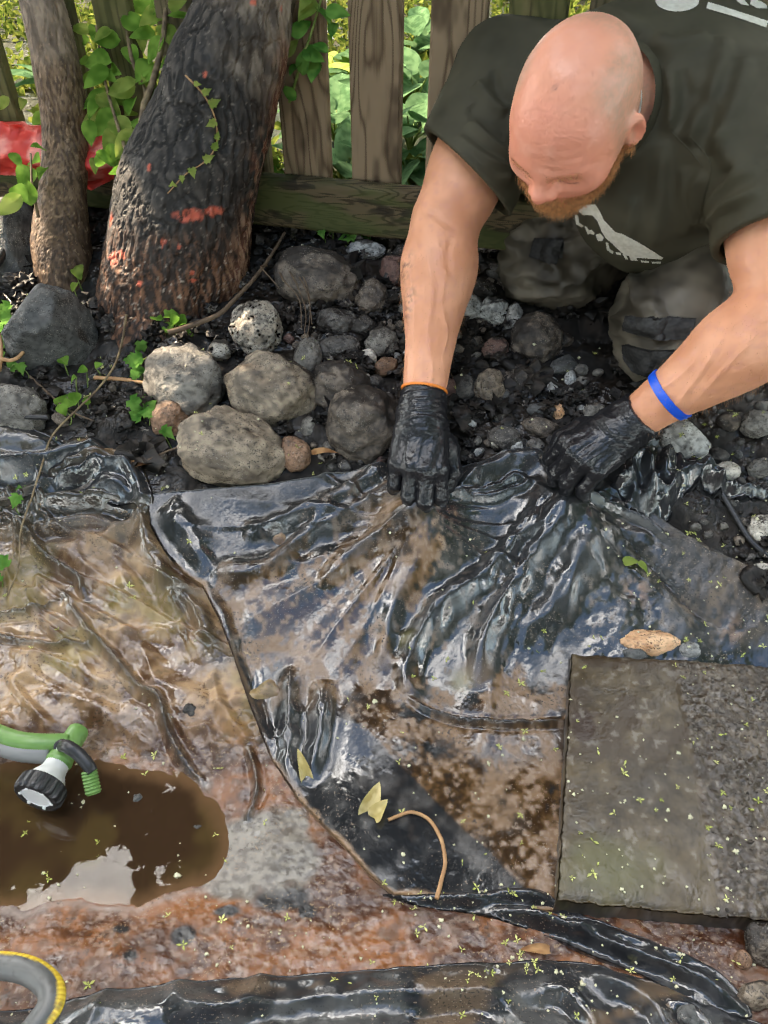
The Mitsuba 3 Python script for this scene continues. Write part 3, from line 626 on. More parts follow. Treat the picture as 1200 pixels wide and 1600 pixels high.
# ivy sprigs and seedlings on the bank
def sprig(label, pts, name='ivy_sprig', catg='ivy', mat='m_ivy', stem=None, sh='ivy'):
    k = number(name); tag(k, label, catg)
    lv, st = [], []
    for (u, v, s_) in pts:
        g = hit(u, v); L = s_ * depth(g) / FOC * 1.0; p = g + np.array([0, 0, rng.uniform(.012, .03)])
        yd = cam_dir(rng.uniform(-.9, .9), rng.uniform(-.9, .6), rng.uniform(-.1, .3)); zd = toward_cam(p, .35)
        lv.append((p - unit(yd) * L * .5, yd, zd, L, L * .95, sh, None)); st.append(([g - [0, 0, .01], (g + p) / 2 + rng.normal(0, .004, 3), p - unit(yd) * L * .5], .0012))
    leafy_plant(k, st, lv, mat, 'm_stem_green')
sprig('rounded green seedling at the foot of the leaning trunk', [(258, 505, 22), (272, 512, 22), (262, 520, 20), (276, 524, 18), (250, 515, 18), (285, 518, 20), (300, 524, 22), (270, 500, 16)], 'seedling', 'seedling', 'm_leaf', sh='heart')
sprig('ivy leaves at the left side of the topmost round grey stone', [(214, 585, 30), (225, 560, 24), (208, 578, 20), (213, 600, 18), (222, 593, 24)])
sprig('ivy sprig overhanging the smooth tan stone, lowest of the pair', [(222, 655, 32), (240, 650, 30), (232, 668, 24), (212, 660, 26), (226, 640, 20), (248, 662, 22)])
sprig('single yellow-green ivy leaf above the left end of the liner edge', [(268, 697, 26)])
sprig('bright ivy plant at the left edge beside the angular black rock', [(10, 500, 32), (22, 520, 26), (8, 530, 28), (30, 580, 24), (5, 555, 26), (38, 590, 20), (18, 512, 24), (0, 575, 30), (12, 545, 24)])
sprig('small weeds in the wet soil below the black rock', [(105, 580, 20), (100, 640, 22), (112, 650, 24), (105, 662, 20), (135, 600, 16), (160, 590, 14), (122, 640, 22), (140, 645, 14), (118, 608, 16)], 'weed', 'weed', 'm_leaf', sh='lance')
sprig('ivy leaves against the foot of the picket nearest the trunk', [(430, 280, 24), (440, 290, 22), (436, 312, 22), (448, 305, 20), (428, 270, 20), (432, 322, 18), (446, 330, 14)], sh='ivy')
sprig('small green leaves under the fence rail left of the bare arm', [(520, 378, 20), (540, 388, 24), (552, 392, 20), (575, 382, 18), (535, 372, 18), (505, 390, 16)])
sprig('bright leaves under the rail between the arm and the beard', [(775, 335, 24), (785, 345, 22), (768, 345, 20), (790, 330, 18), (762, 330, 16)])
sprig('small leaves trailing down the left of the small stem base', [(95, 392, 18), (128, 450, 18), (122, 470, 16), (130, 440, 16), (95, 400, 14), (85, 360, 16), (118, 485, 14)], 'seedling', 'seedling', 'm_leaf_pale', sh='heart')
sprig('loose ivy leaves on the silted liner at the left edge', [(28, 780, 30), (8, 895, 32), (30, 800, 24), (0, 920, 22)])

# --- beyond the fence: hostas, ground cover; trees added all round
HOSTA = [(540, 270, .60), (525, 200, .62), (640, 215, .74), (560, 130, .60), (650, 150, .8), (635, 262, .55), (760, 120, .8), (520, 110, .7), (90, 130, .5), (655, 70, .7), (770, 230, .5)]
def behind(u, v): return hit(u, v)
for i, (u, v, sc) in enumerate(HOSTA):
    g = hit(u, v + 25); 
    if g[1] < fence_y(g[0]) + .10: g[1] = fence_y(g[0]) + .10 + .05 * rng.random(); g[2] = float(base_z(g[0], g[1]))
    k = number('hosta_plant')
    where = ['in the gap right of the picket nearest the trunk, lowest', 'in the gap right of the picket nearest the trunk, second from the bottom', 'with big blue-green leaves in the gap just left of the sleeve-side picket', 'in the sunlit gap right of the vine', 'behind the blue-green leaves in the gap between the two clear pickets', 'low by the rail just left of the upper arm', 'behind the shoulder in the last gap', 'with yellowish leaves near the climber', 'far left between the stems', 'high in the gap between the two clear pickets', 'low in the gap next to the green sleeve'][i]
    tag(k, 'hosta ' + where, 'hosta')
    n = 11; lv, st = [], []
    for j in range(n):
        a = 2 * np.pi * j / n + rng.uniform(-.3, .3); L = sc * rng.uniform(.20, .32) * .78; dv = np.array([math.cos(a), math.sin(a), rng.uniform(.15, .9)])
        p = g + np.array([math.cos(a) * .03, math.sin(a) * .03, rng.uniform(.03, .12) * sc])
        lv.append((p, dv, np.array([-.5 * math.cos(a), -.5 * math.sin(a), 1.0]) + rng.normal(0, .2, 3), L, L * .55, 'hosta', 'm_leaf_pale' if i in (7, 3) and j % 2 else None)); st.append(([g, (g + p) / 2 + [0, 0, .01], p + unit(dv) * .01], .003))
    leafy_plant(k, st, lv, 'm_hosta', 'm_stem_green')
def leaf_cloud(pts, size, jitter, seed, up=.5, wl=.6):
    r = np.random.default_rng(seed); n = len(pts); L = size * r.uniform(.6, 1.3, n)
    yd = r.normal(0, 1, (n, 3)); yd /= np.linalg.norm(yd, axis=1, keepdims=True); zd = r.normal(0, 1, (n, 3)) + [0, 0, up * 3]; zd -= yd * (zd * yd).sum(1, keepdims=True); zd /= np.linalg.norm(zd, axis=1, keepdims=True)
    xd = np.cross(yd, zd); W = L * wl
    q = np.array([[0, -.5, 0], [.5, -.12, .10], [.42, .2, .08], [0, .55, -.05], [-.42, .2, .08], [-.5, -.12, .10], [0, 0, 0]])
    V = pts[:, None] + xd[:, None] * (q[None, :, :1] * W[:, None, None]) + yd[:, None] * (q[None, :, 1:2] * L[:, None, None]) + zd[:, None] * (q[None, :, 2:] * L[:, None, None])
    F = np.array([[6, 0, 1], [6, 1, 2], [6, 2, 3], [6, 3, 4], [6, 4, 5], [6, 5, 0]])
    return trimesh.Trimesh(V.reshape(-1, 3), (np.arange(n)[:, None, None] * 7 + F[None]).reshape(-1, 3), process=False)
r = np.random.default_rng(21); n = 26000
X = r.uniform(-2.2, 2.0, n); Y = 1.6 + 3.4 * r.random(n) ** 1.3; ok = (Y > fence_y(X) + .06) & (nfbm(P3(X * 3.2, Y * 3.2), 3, 23) > .42)
X, Y = X[ok], Y[ok]; pts = P3(X, Y, base_z(X, Y) + .004 + .05 * r.random(len(X)) ** 2)
add('ground_cover', leaf_cloud(pts, .034, .3, 24, .7), 'm_cover'); tag('ground_cover', 'sunlit yellow-green ground cover beyond the fence', 'ground cover', kind='stuff')
# crowns overhead: what shades the pond and shows in the puddle
def unseen_crown(blobs, n, size, seed, gap=.46, sc=2.6):
    r = np.random.default_rng(seed); P = []
    for c, rad, w in blobs:
        k_ = int(n * w); q = r.normal(0, 1, (k_, 3)); q /= np.linalg.norm(q, axis=1, keepdims=True); q *= (r.random((k_, 1)) ** .45); P.append(np.asarray(c) + q * rad)
    P = np.vstack(P); P = P[(nfbm(P * sc, 2, seed) > gap)]
    return leaf_cloud(P, size, .4, seed, .4)
CROWN = [((-.42, 1.45, 2.25), (.62, .55, .40), .18), ((.12, 1.32, 2.3), (.6, .42, .32), .16), ((.6, 1.15, 2.45), (.5, .4, .3), .08), ((-.15, 1.95, 2.75), (.7, .6, .40), .16), ((-.80, 1.85, 2.6), (.55, .5, .4), .12), ((.55, 2.0, 2.55), (.75, .7, .45), .18), ((1.2, 2.1, 2.7), (.7, .7, .45), .14), ((.3, 2.9, 3.0), (.9, .7, .5), .14), ((1.3, 3.0, 3.1), (.8, .7, .5), .08)]
add('leaning_tree__unseen_crown', unseen_crown(CROWN, 15000, .095, 31, .47, 3.4), 'm_canopy'); labels['leaning_tree__unseen_crown'] = {'kind': 'stuff'}
limbs = cat([tube(smooth_line([at(400, -480, 1.3), np.array([-.28, 1.55, 1.75]), np.array(b[0]) - [0, 0, .1]], 24), np.linspace(.05, .014, len(smooth_line([0, 1, 2] if False else [at(400, -480, 1.3), np.array([-.28, 1.55, 1.75]), np.array(b[0]) - [0, 0, .1]], 24))), 9) for b in CROWN])
add('leaning_tree__limb', limbs, 'm_stem', True); labels['leaning_tree__limb'] = {'kind': 'stuff'}
SIDE = [((-1.6, 1.9, 2.2), (.6, .6, .6), .2), ((-2.2, 1.4, 2.3), (.7, .7, .7), .25), ((-2.9, 1.3, 2.4), (.8, .8, .8), .2), ((-2.45, 1.32, 2.05), (.45, .55, .4), .2), ((-3.5, 1.75, 3.0), (.6, .6, .5), .2), ((-1.9, 2.0, 2.6), (.5, .4, .5), .15), ((-1.42, 1.55, 1.85), (.35, .5, .35), .2), ((-1.35, 1.78, 2.2), (.35, .4, .3), .2)]  # leaf masses added out of view left of the stem to block the sun
add('small_tree__unseen_crown', unseen_crown(SIDE, 15000, .10, 33), 'm_canopy'); labels['small_tree__unseen_crown'] = {'kind': 'stuff'}
TREES = [((x, y, z), (rr, rr, hh), 1.0) for x, y, z, rr, hh in ((-5.6, 1.2, 3.6, 1.9, 3.2), (-5.2, -2.2, 3.6, 1.9, 3.2), (-3.0, -4.8, 3.8, 2.0, 3.4), (0, -5.6, 3.6, 2.0, 3.2), (2.8, -4.2, 4.2, 2.0, 4.0), (4.3, -1.6, 4.4, 1.9, 4.2), (4.6, 1.6, 4.4, 1.9, 4.2), (5.2, 5.0, 2.8, 1.9, 2.8),
         (-6.5, 9, 2.0, 1.8, 2.0), (-1.6, 6.6, 3.4, 1.8, 3.3), (.6, 6.2, 3.7, 1.8, 3.6), (2.8, 6.5, 3.4, 1.8, 3.3), (-4.2, 9.8, 2.6, 1.9, 2.4))]  # trees added out of view to dim the surroundings and darken reflections
add('added_trees', unseen_crown(TREES, 2600, .36, 35, .41), 'm_canopy'); tag('added_trees', 'added ring of unseen garden trees closing off the lower sky', 'trees', kind='stuff')

# ================================================================== STONES, SLAB, HOSE, SMALL THINGS
def ico(n):
    m = trimesh.creation.icosphere(subdivisions=n); return np.array(m.vertices), np.array(m.faces)
ICO = {n: ico(n) for n in (0, 1, 2, 3, 4)}
ROCKCOL = {'grey': ((.070, .064, .056), (.21, .195, .17), .34), 'tan': ((.10, .077, .054), (.31, .25, .18), .32), 'speck': ((.26, .22, .17), (.58, .53, .45), .34), 'dark': ((.035, .032, .030), (.10, .092, .082), .5),
           'brown': ((.15, .085, .05), (.28, .165, .10), .18), 'white': ((.30, .27, .22), (.60, .56, .48), .22), 'slate': ((.034, .035, .034), (.100, .101, .097), .18), 'mud': ((.045, .036, .028), (.16, .128, .098), .62),
           'red': ((.09, .045, .035), (.17, .10, .08), .35), 'orange': ((.40, .20, .09), (.66, .42, .24), .15), 'ltgrey': ((.15, .15, .145), (.44, .44, .42), .25)}
def rock_mesh(seed, lvl=4, facets=0, rough=.22):
    d, f = ICO[lvl]; r = np.random.default_rng(seed)
    k = 1 + rough * 2.6 * (nfbm(d * 1.15 + seed * 3.1, 3, seed) - .5) + .22 * (nfbm(d * 3.2 + seed, 3, seed + 1) - .5) + .10 * (nfbm(d * 10 + seed, 3, seed + 2) - .5)
    for _ in range(facets):
        n = unit(r.normal(0, 1, 3)); o = r.uniform(.62, .85); q = d @ n
        k = np.where(q > .05, np.minimum(k, o / np.maximum(q, .05) * (1 + .02 * nfbm(d * 8, 2, seed))), k)
    return d * k[:, None], f
def rock_color(v, kind, seed, nz, mud=None):
    a, b, m = ROCKCOL[kind]; m = m if mud is None else mud
    n1, n2, n3 = nfbm(v * 35 + seed, 3, seed), nfbm(v * 130 + seed, 3, seed + 5), nfbm(v * 330 + seed, 2, seed + 9)
    c = lerp3(a, b, sstep(.32, .68, n1 * .45 + n2 * .55))
    c = lerp3(c, np.array(a) * .30, sstep(.57, .68, n3) * (.5 if kind != 'speck' else .9) + (sstep(.52, .62, n2) * .75 if kind == 'speck' else 0))
    soil_ = lerp3((.007, .006, .005), (.030, .023, .018), n2)
    cover = sstep(.66 - m * .55, .76 - m * .55, nfbm(v * 26 + seed, 4, seed + 3) + .22 * nz) + .8 * sstep(.56, .68, nfbm(v * 75 + seed, 3, seed + 4)) * (.35 + m)
    return lerp3(c, soil_, np.clip(cover, 0, 1) * .93)
def rock_rough(p, n, uv): return .34 + .5 * fbm(p.x * 50, p.y * 50, p.z * 50, 2)
def rock_bump(p, n, uv): return fbm(p.x * 330, p.y * 330, p.z * 330, 3)
def rock_pits(p, n, uv): return smoothstep(.60, .70, fbm(p.x * 560, p.y * 560, p.z * 560, 2)) * smoothstep(.36, .6, fbm(p.x * 45, p.y * 45, p.z * 45, 2)) * .8
def rock_grain(p, n, uv): return smoothstep(.66, .78, fbm(p.x * 700, p.y * 700, p.z * 700 + 5, 2)) * smoothstep(.45, .62, fbm(p.x * 38, p.y * 38, p.z * 38 + 3, 2)) * .55
grimy('m_rock', rock_rough, .45, rock_bump, .0030, rock_pits, (.014, .012, .010), rock_grain, (.36, .32, .26))
ROCKS_PX = []
def rock(u, v, w, h, ang=0, kind='grey', label=None, seed=None, facets=0, lvl=4, sink=.30, mud=None, group=None, name='stone', rough=.2, flat=.8):
    seed = seed if seed is not None else len(ROCKS_PX) + 3
    d0 = depth(hit(u, v)); rx, ry = w / 2 * d0 / FOC, h / 2 * d0 / FOC; rz = flat * min(rx, ry, (rx + ry) / 2)
    c = hit(u, v, lambda x, y: base_z(x, y) + sink * rz); d0 = depth(c); rx, ry = w / 2 * d0 / FOC, h / 2 * d0 / FOC
    a = math.radians(-ang); A, B, Cc = cam_dir(math.cos(a), math.sin(a), 0), cam_dir(-math.sin(a), math.cos(a), 0), cam_dir(0, 0, 1.0)
    q, f = rock_mesh(seed, lvl, facets, rough)
    V = c + (q[:, :1] * rx) * A + (q[:, 1:2] * ry) * B + (q[:, 2:] * rz) * Cc
    k = number(name); m = trimesh.Trimesh(V, f, process=False)
    nz = np.clip(unit(np.array([0, .35, 1.0])) @ (q / np.linalg.norm(q, axis=1, keepdims=True)).T * 0 + vnormals(m)[:, 1] * .9, -1, 1)
    add(k, m, 'm_rock', True if facets == 0 else 38, **({'color': rock_color(V, kind, seed, nz, mud)} if facets == 0 else {}))
    if facets:
        m2 = trimesh.graph.smooth_shade(m, angle=math.radians(34), facet_minarea=None); V2 = np.array(m2.vertices); n2 = vnormals(m2)
        scene[k] = mikit.ply(m2, 'm_rock', True, color=rock_color(V2, kind, seed, n2[:, 1] * .9, mud))
    tag(k, label or 'dark muddy cobble half sunk in the black bank soil', 'stone', group)
    ROCKS_PX.append((u, v, max(w, h) / 2)); return k
R = rock
R(288, 597, 130, 112, 10, 'grey', 'round grey cobble resting above the wide flat stone at the bank edge', 3, mud=.30)
R(362, 704, 168, 118, 12, 'tan', 'wide flat light grey-tan stone lying lowest at the liner edge', 14, mud=.06, rough=.16)
R(425, 612, 145, 112, 14, 'tan', 'pale tan mottled cobble with soil on top, right of the round grey cobble', 15, mud=.36)
R(402, 515, 84, 90, -20, 'speck', 'white stone with black speckles beside the thin root', 16, mud=.16)
R(497, 437, 128, 98, 8, 'mud', 'brown-grey boulder capped with mud, largest under the fence rail', 17, mud=.42)
R(580, 467, 50, 58, 20, 'mud', 'mottled dark stone between the mud-capped boulder and the forearm', 18, mud=.3)
R(460, 711, 50, 60, -28, 'brown', 'smooth orange-brown pebble right of the wide flat stone', 19, mud=.0, rough=.12)
R(345, 547, 36, 36, 0, 'white', 'small cream stone under the thin root beside the white speckled stone', 20, lvl=3)
R(530, 543, 64, 38, -8, 'dark', 'dark grey oval stone in the middle of the bank', 21, mud=.2, rough=.12)
R(597, 535, 50, 46, 0, 'grey', 'grey rounded stone touching the left side of the forearm', 22, mud=.25)
R(578, 558, 30, 27, 15, 'white', 'small white angular pebble near the forearm', 23, facets=5, lvl=3, mud=.0)
R(602, 573, 38, 28, -25, 'brown', 'small brown pebble touching the small white angular pebble', 24, lvl=3, mud=.1)
R(481, 560, 44, 64, 5, 'grey', 'dark grey egg-shaped stone draped with fine roots', 25, mud=.35, rough=.1)
R(532, 602, 96, 84, 20, 'mud', 'mud-coated stone just below the dark grey oval stone', 26, mud=.66)
R(568, 662, 122, 118, 10, 'mud', 'large mud-caked boulder left of the right-hand glove', 27, mud=.42)
R(525, 503, 64, 44, 0, 'dark', 'black muddy stone under the mud-capped boulder', 28, mud=.6)
R(730, 478, 54, 46, 30, 'ltgrey', 'craggy light grey stone right of the forearm', 29, mud=.34, rough=.3)
R(772, 487, 48, 44, -30, 'ltgrey', 'second craggy light grey stone, right of its twin', 30, mud=.36, rough=.3)
R(718, 452, 20, 24, 0, 'white', 'tiny white pebble at the right edge of the forearm', 31, lvl=3, mud=.05)
R(802, 500, 30, 50, 15, 'ltgrey', 'narrow pale stone between the craggy stones and the dark round boulder', 32, mud=.4, lvl=3, rough=.3)
R(775, 423, 32, 32, 20, 'dark', 'smooth dark pebble below the shirt sleeve', 33, mud=.15, lvl=3, rough=.1)
R(838, 532, 88, 86, 0, 'mud', 'big round dark boulder in front of the knee', 34, mud=.62, rough=.12)
R(764, 605, 48, 58, 15, 'tan', 'cream pitted stone midway between the two hands', 35, mud=.14, rough=.28)
R(722, 606, 44, 44, 0, 'dark', 'black and white stone just right of the forearm', 36, mud=.35, facets=3)
R(700, 612, 34, 42, 0, 'red', 'reddish-brown stone behind the wrist', 37, mud=.3)
R(880, 572, 62, 30, -28, 'slate', 'grey slate chip below the big round dark boulder', 38, facets=4, mud=.1)
R(860, 610, 22, 44, 18, 'ltgrey', 'upright pale grey slate sliver', 39, facets=4, lvl=3, mud=.05)
R(890, 593, 20, 28, 20, 'ltgrey', 'small light grey pebble beside the slate sliver', 40, lvl=3, mud=.0, rough=.12)
R(908, 578, 22, 20, 0, 'grey', 'small grey pebble nearest the knee patch', 41, lvl=3, mud=.0)
R(845, 641, 46, 24, 5, 'slate', 'flat dark grey pebble above the mottled flat stone', 42, lvl=3, mud=.05)
R(872, 643, 20, 24, 0, 'orange', 'small orange pebble above the left-hand glove', 43, lvl=3, mud=.1)
R(845, 669, 58, 32, 18, 'mud', 'mottled flat stone left of the left-hand glove', 44, mud=.3)
R(788, 686, 52, 42, 10, 'dark', 'black stone with a white face near the liner edge', 45, mud=.3, facets=2)
R(778, 690, 26, 24, 15, 'white', 'white pebble set against the black stone near the liner edge', 46, lvl=3, mud=.05)
R(838, 697, 32, 26, 10, 'grey', 'small grey stone at the liner edge between the hands', 47, lvl=3, mud=.2)
R(806, 700, 24, 26, 0, 'ltgrey', 'small pale stone at the liner edge between the hands', 48, lvl=3, mud=.25)
R(1064, 692, 88, 78, 25, 'ltgrey', 'large blue-grey mottled rock under the left forearm', 49, mud=.34, facets=3)
R(1133, 737, 44, 30, -8, 'white', 'cream pebble below the large blue-grey rock', 50, lvl=3, mud=.05)
R(1182, 662, 54, 46, 0, 'grey', 'grey stone at the right edge below the elbow', 51, mud=.35)
R(1188, 732, 46, 30, -10, 'grey', 'flattish grey stone at the right edge above the liner strap', 52, mud=.25)
R(1188, 826, 40, 44, 25, 'white', 'round cream pebble at the right edge below the liner strap', 53, mud=.04)
R(1190, 891, 34, 28, 15, 'white', 'flat whitish pebble, lowest at the right edge', 54, lvl=3, mud=.05, facets=3)
R(1140, 660, 36, 34, 0, 'mud', 'muddy pebble between the blue-grey rock and the right edge', 55, lvl=3)
R(755, 368, 74, 62, 0, 'mud', 'dark brown rock close under the fence rail', 56, mud=.5)
R(812, 380, 62, 66, 0, 'dark', 'black clod-like rock between the rail and the knee', 57, mud=.8, rough=.3)
R(752, 455, 46, 36, 0, 'dark', 'black lump above the craggy stones', 58, mud=.7, rough=.3)
R(615, 425, 46, 56, 0, 'red', 'dark reddish stone tucked behind the forearm', 59, mud=.5)
R(572, 392, 58, 34, 0, 'ltgrey', 'pale mossy stone right under the rail', 60, mud=.4)
R(640, 398, 50, 40, 0, 'dark', 'black stone behind the forearm under the rail', 61, mud=.6)
R(265, 655, 60, 62, 0, 'brown', 'dull brown stone peeping out between the round grey cobble and the flat stone', 62, mud=.25)
R(310, 512, 40, 26, 0, 'dark', 'dark stone under the trunk foot', 63, mud=.6, lvl=3)
R(1015, 1006, 96, 42, 2, 'orange', 'tan-orange stone lying on the far edge of the slab', 64, mud=.05, sink=.9)
R(989, 1025, 50, 34, -8, 'slate', 'black stone in front of the tan-orange stone on the slab', 65, mud=.05, facets=4, lvl=3, sink=1.2)
R(1078, 1016, 34, 28, 0, 'ltgrey', 'pale round pebble right of the tan-orange stone', 66, lvl=3, mud=.0, sink=1.0)
R(78, 522, 150, 138, 25, 'slate', 'big angular blue-black rock left of the trunk foot', 67, facets=8, mud=.02, name='rock', flat=.95)
R(10, 390, 120, 220, 5, 'slate', 'tall dark slate block at the left edge behind the black hose', 68, facets=6, mud=.02, name='rock', flat=.6)
R(15, 645, 110, 90, 10, 'grey', 'smooth wet grey rock at the left edge above the liner', 69, mud=.05, name='rock')
R(1192, 1475, 56, 70, 0, 'mud', 'gritty dark rock at the right edge below the slab', 70, mud=.45, sink=.6)
R(1182, 1556, 62, 40, -10, 'tan', 'tan stone in the bottom right corner', 71, mud=.1, lvl=3, sink=.6)
R(1162, 1500, 26, 30, 0, 'brown', 'small ochre pebble below the slab corner', 72, lvl=3, mud=.1, sink=.6)
R(1080, 1590, 44, 36, 0, 'slate', 'smooth black pebble on the front liner at the bottom edge', 73, lvl=3, mud=.0, sink=1.8)
R(298, 1112, 26, 26, 0, 'dark', 'small black clod on the brown silted liner', 74, lvl=3, mud=.5, sink=.5, rough=.35)
R(215, 1253, 22, 24, 0, 'slate', 'dark shard poking out of the puddle', 75, lvl=2, facets=4, mud=0, sink=.5)
R(310, 1298, 26, 20, 0, 'dark', 'dark pebble in the puddle near its right end', 76, lvl=3, mud=.1, sink=.3)
r = np.random.default_rng(77); COBBLES = {}; t1 = time.time()
BANK = Polygon([(440, 400), (620, 372), (760, 345), (840, 390), (830, 470), (920, 560), (985, 600), (960, 640), (870, 660), (850, 720), (740, 720), (600, 728), (500, 735), (460, 690), (500, 640), (430, 540), (440, 470)])
BANK2 = Polygon([(1010, 690), (1090, 640), (1200, 590), (1200, 960), (1150, 980), (1110, 900), (1060, 830), (1090, 770), (1040, 700)])
BANK3 = Polygon([(150, 600), (240, 560), (250, 640), (290, 760), (200, 740), (130, 690), (60, 640)])
for poly, n, kinds, smax_ in ((BANK, 70, ('mud', 'grey', 'mud', 'tan', 'grey', 'dark'), 86), (BANK, 200, ('dark', 'mud', 'ltgrey', 'mud', 'grey', 'slate', 'red', 'grey'), 56), (BANK2, 60, ('mud', 'dark', 'grey', 'mud', 'slate', 'dark'), 40), (BANK3, 16, ('dark', 'mud'), 30)):
    x0, y0, x1, y1 = poly.bounds
    for _ in range(n * 3):
        if n <= 0: break
        u, v = r.uniform(x0, x1), r.uniform(y0, y1); s_ = (12 if smax_ < 90 else 44) + (smax_ - (12 if smax_ < 90 else 44)) * r.random() ** 2.0
        if not poly.contains(shapely.Point(u, v)) or any((u - a) ** 2 + (v - b) ** 2 < (c * .64 + s_ * .36) ** 2 for a, b, c in ROCKS_PX): continue
        kd, fc = kinds[r.integers(len(kinds))], int(r.random() < .55) * 5
        kk = rock(u, v, s_, s_ * r.uniform(.65, 1.0), r.uniform(-50, 50), kd, None, 100 + len(ROCKS_PX), lvl=3 if s_ > 26 else 2, facets=fc, mud=r.uniform(.16, .54), group='dark muddy cobbles in the bank', name='cobble', rough=.26, sink=.15); n -= 1; COBBLES[kk] = (u, v, s_, kd, fc)

# every cobble gets a label of its own: what it looks like and which landmark it lies beside
MARKS = [('white speckled stone', 402, 515), ('mud-capped boulder', 497, 437), ('orange-brown pebble', 460, 711), ('mud-caked boulder', 568, 662), ('bare forearm', 655, 520), ('right-hand glove', 655, 705), ('cream pitted stone', 764, 605), ('big round dark boulder', 838, 532), ('knee', 1030, 520), ('blue wristband', 1022, 632), ('left-hand glove', 915, 700), ('blue-grey rock', 1064, 692), ('fence rail', 760, 340), ('craggy stones', 750, 482), ('slate sliver', 860, 610), ('bunched liner', 1010, 760), ('round cream pebble', 1188, 826), ('wide flat stone', 362, 704), ('trunk foot', 270, 540), ('dark oval stone', 530, 543), ('liner edge', 740, 728), ('right edge', 1195, 690)]
_fam = {}
for k_, (u, v, s_, kind, fac) in COBBLES.items():
    nm, mu, mvv = min(MARKS, key=lambda m: (m[1] - u) ** 2 + (m[2] - v) ** 2); du, dv = u - mu, v - mvv
    dr_ = ('left of' if du < 0 else 'right of') if abs(du) > abs(dv) else ('above' if dv < 0 else 'below')
    look = {'tan': 'tan', 'dark': 'black', 'mud': 'muddy brown', 'grey': 'grey', 'slate': 'slate-grey', 'red': 'reddish', 'ltgrey': 'pale'}[kind]; sz = 'tiny' if s_ < 18 else 'small' if s_ < 34 else 'medium' if s_ < 56 else 'large'
    _fam.setdefault((sz, 'angular' if fac else 'rounded', look, dr_, nm), []).append((du * du + dv * dv, k_))
ORD = ['nearest', 'second nearest', 'third nearest', 'fourth nearest', 'fifth nearest', 'sixth nearest', 'seventh nearest', 'eighth nearest']
for (sz, sh_, look, dr_, nm), found in _fam.items():
    for n_, (_, k_) in enumerate(sorted(found)):
        labels[k_]['label'] = (f'{sz} {sh_} {look} cobble in the soil {dr_} the {nm}' if len(found) == 1 else f'{sz} {sh_} {look} cobble {dr_} the {nm}, {ORD[min(n_, 7)]} to it'); labels[k_]['group'] = 'muddy cobbles in the bank'

# soil crumbs and grit: nobody would count these
def lumps(P, size, seed, lvl=0):
    d, f = ICO[lvl]; r = np.random.default_rng(seed); n = len(P)
    s = size * np.exp(r.normal(0, .45, n)); J = 1 + .35 * r.normal(0, 1, (n, len(d))); V = P[:, None] + d[None] * (s[:, None] * J)[:, :, None] * np.array([1, 1, .75])
    return trimesh.Trimesh(V.reshape(-1, 3), (np.arange(n)[:, None, None] * len(d) + f[None]).reshape(-1, 3), process=False)
def ground_at(xy):
    x, y = xy[:, 0], xy[:, 1]; z = base_z(x, y); pc = P3(x, y, z)
    bk = np.clip(sstep(0.92, 1.02, y) * (1 - sstep(1.5, 1.7, y)) + sstep(0.3, 0.5, x) * sstep(.5, .7, y) * (1 - sstep(.92, 1.02, y)) + .25, 0, 1)
    return z + bk * (0.030 * (nfbm(P3(x, y, z) * 11, 3, 51) - .5) + 0.016 * (nfbm(pc * 38, 3, 52) - .5)) - .002
r = np.random.default_rng(5); n = 9000
xy = np.column_stack([r.uniform(-.75, .95, n), r.uniform(.55, 1.5, n)]); keep = ((xy[:, 1] > .95) | (xy[:, 0] > .5)) & (nfbm(P3(xy[:, 0] * 12, xy[:, 1] * 12), 2, 6) > .42) & ~shapely.contains_xy(OLD_IN, xy[:, 0], xy[:, 1])
xy = xy[keep]; P = np.column_stack([xy, ground_at(xy) + .001])
bsdf('m_crumb', proc(lambda p, n, uv: mix(mi.Color3f(.006, .005, .004), mi.Color3f(.030, .023, .018), smoothstep(.4, .8, cellmix(p)))), .6, .4)
def cellmix(p): return fbm(p.x * 55, p.y * 55, p.z * 55, 2)
P2 = P[r.random(len(P)) < .22]; add('soil_crumbs', cat([lumps(P, .0048, 8), lumps(P2 + [0, 0, .002], .0100, 18, 2)]), 'm_crumb', 60); tag('soil_crumbs', 'crumbs and clods of black wet soil on the bank', 'soil', kind='stuff')
P = P[r.random(len(P)) < .16]; P = P + [0, 0, .004]
bsdf('m_grit', proc(lambda p, n, uv: mix(mi.Color3f(.012, .010, .009), mi.Color3f(.24, .21, .18), smoothstep(.35, .85, noise(p.x * 90, p.y * 90, p.z * 90)))), .55, .4)
add('bank_gravel', lumps(P, .0050, 9, 2), 'm_grit', 60); tag('bank_gravel', 'fine pale gravel bits mixed into the bank soil', 'gravel', kind='stuff')

# --- slab
SLAB_UV = [(893, 1020), (960, 1023), (1085, 1032), (1200, 1040), (1330, 1046), (1340, 1300), (1330, 1440), (1290, 1447), (1165, 1436), (1010, 1420), (870, 1406), (876, 1330), (884, 1200), (889, 1110)]
def slab_plane(x, y): return .048 + .095 * (y - .35) + 0 * x
SLAB = Polygon([hit(u, v, slab_plane)[:2] for u, v in SLAB_UV])
def slab_z(xy): 
    ed = shapely.distance(SLAB.exterior, shapely.points(xy)); x, y = xy[:, 0], xy[:, 1]
    rt = sstep(hit(1085, 1200, slab_plane)[0] - .003, hit(1085, 1200, slab_plane)[0] + .003, x + .08 * (y - .5) * -1)
    return slab_plane(x, y) - .004 * np.exp(-ed / .004) + .0025 * (nfbm(P3(x * 40, y * 40), 3, 301) - .5) + rt * (.0022 + .004 * (nfbm(P3(x * 170, y * 170), 2, 302) - .5))
_b = SLAB.exterior.segmentize(.006); _c = np.array(_b.coords)[:-1]; _c = _c + .0022 * (nfbm(P3(_c[:, 0] * 90, _c[:, 1] * 90), 2, 303)[:, None] - .5) * 2
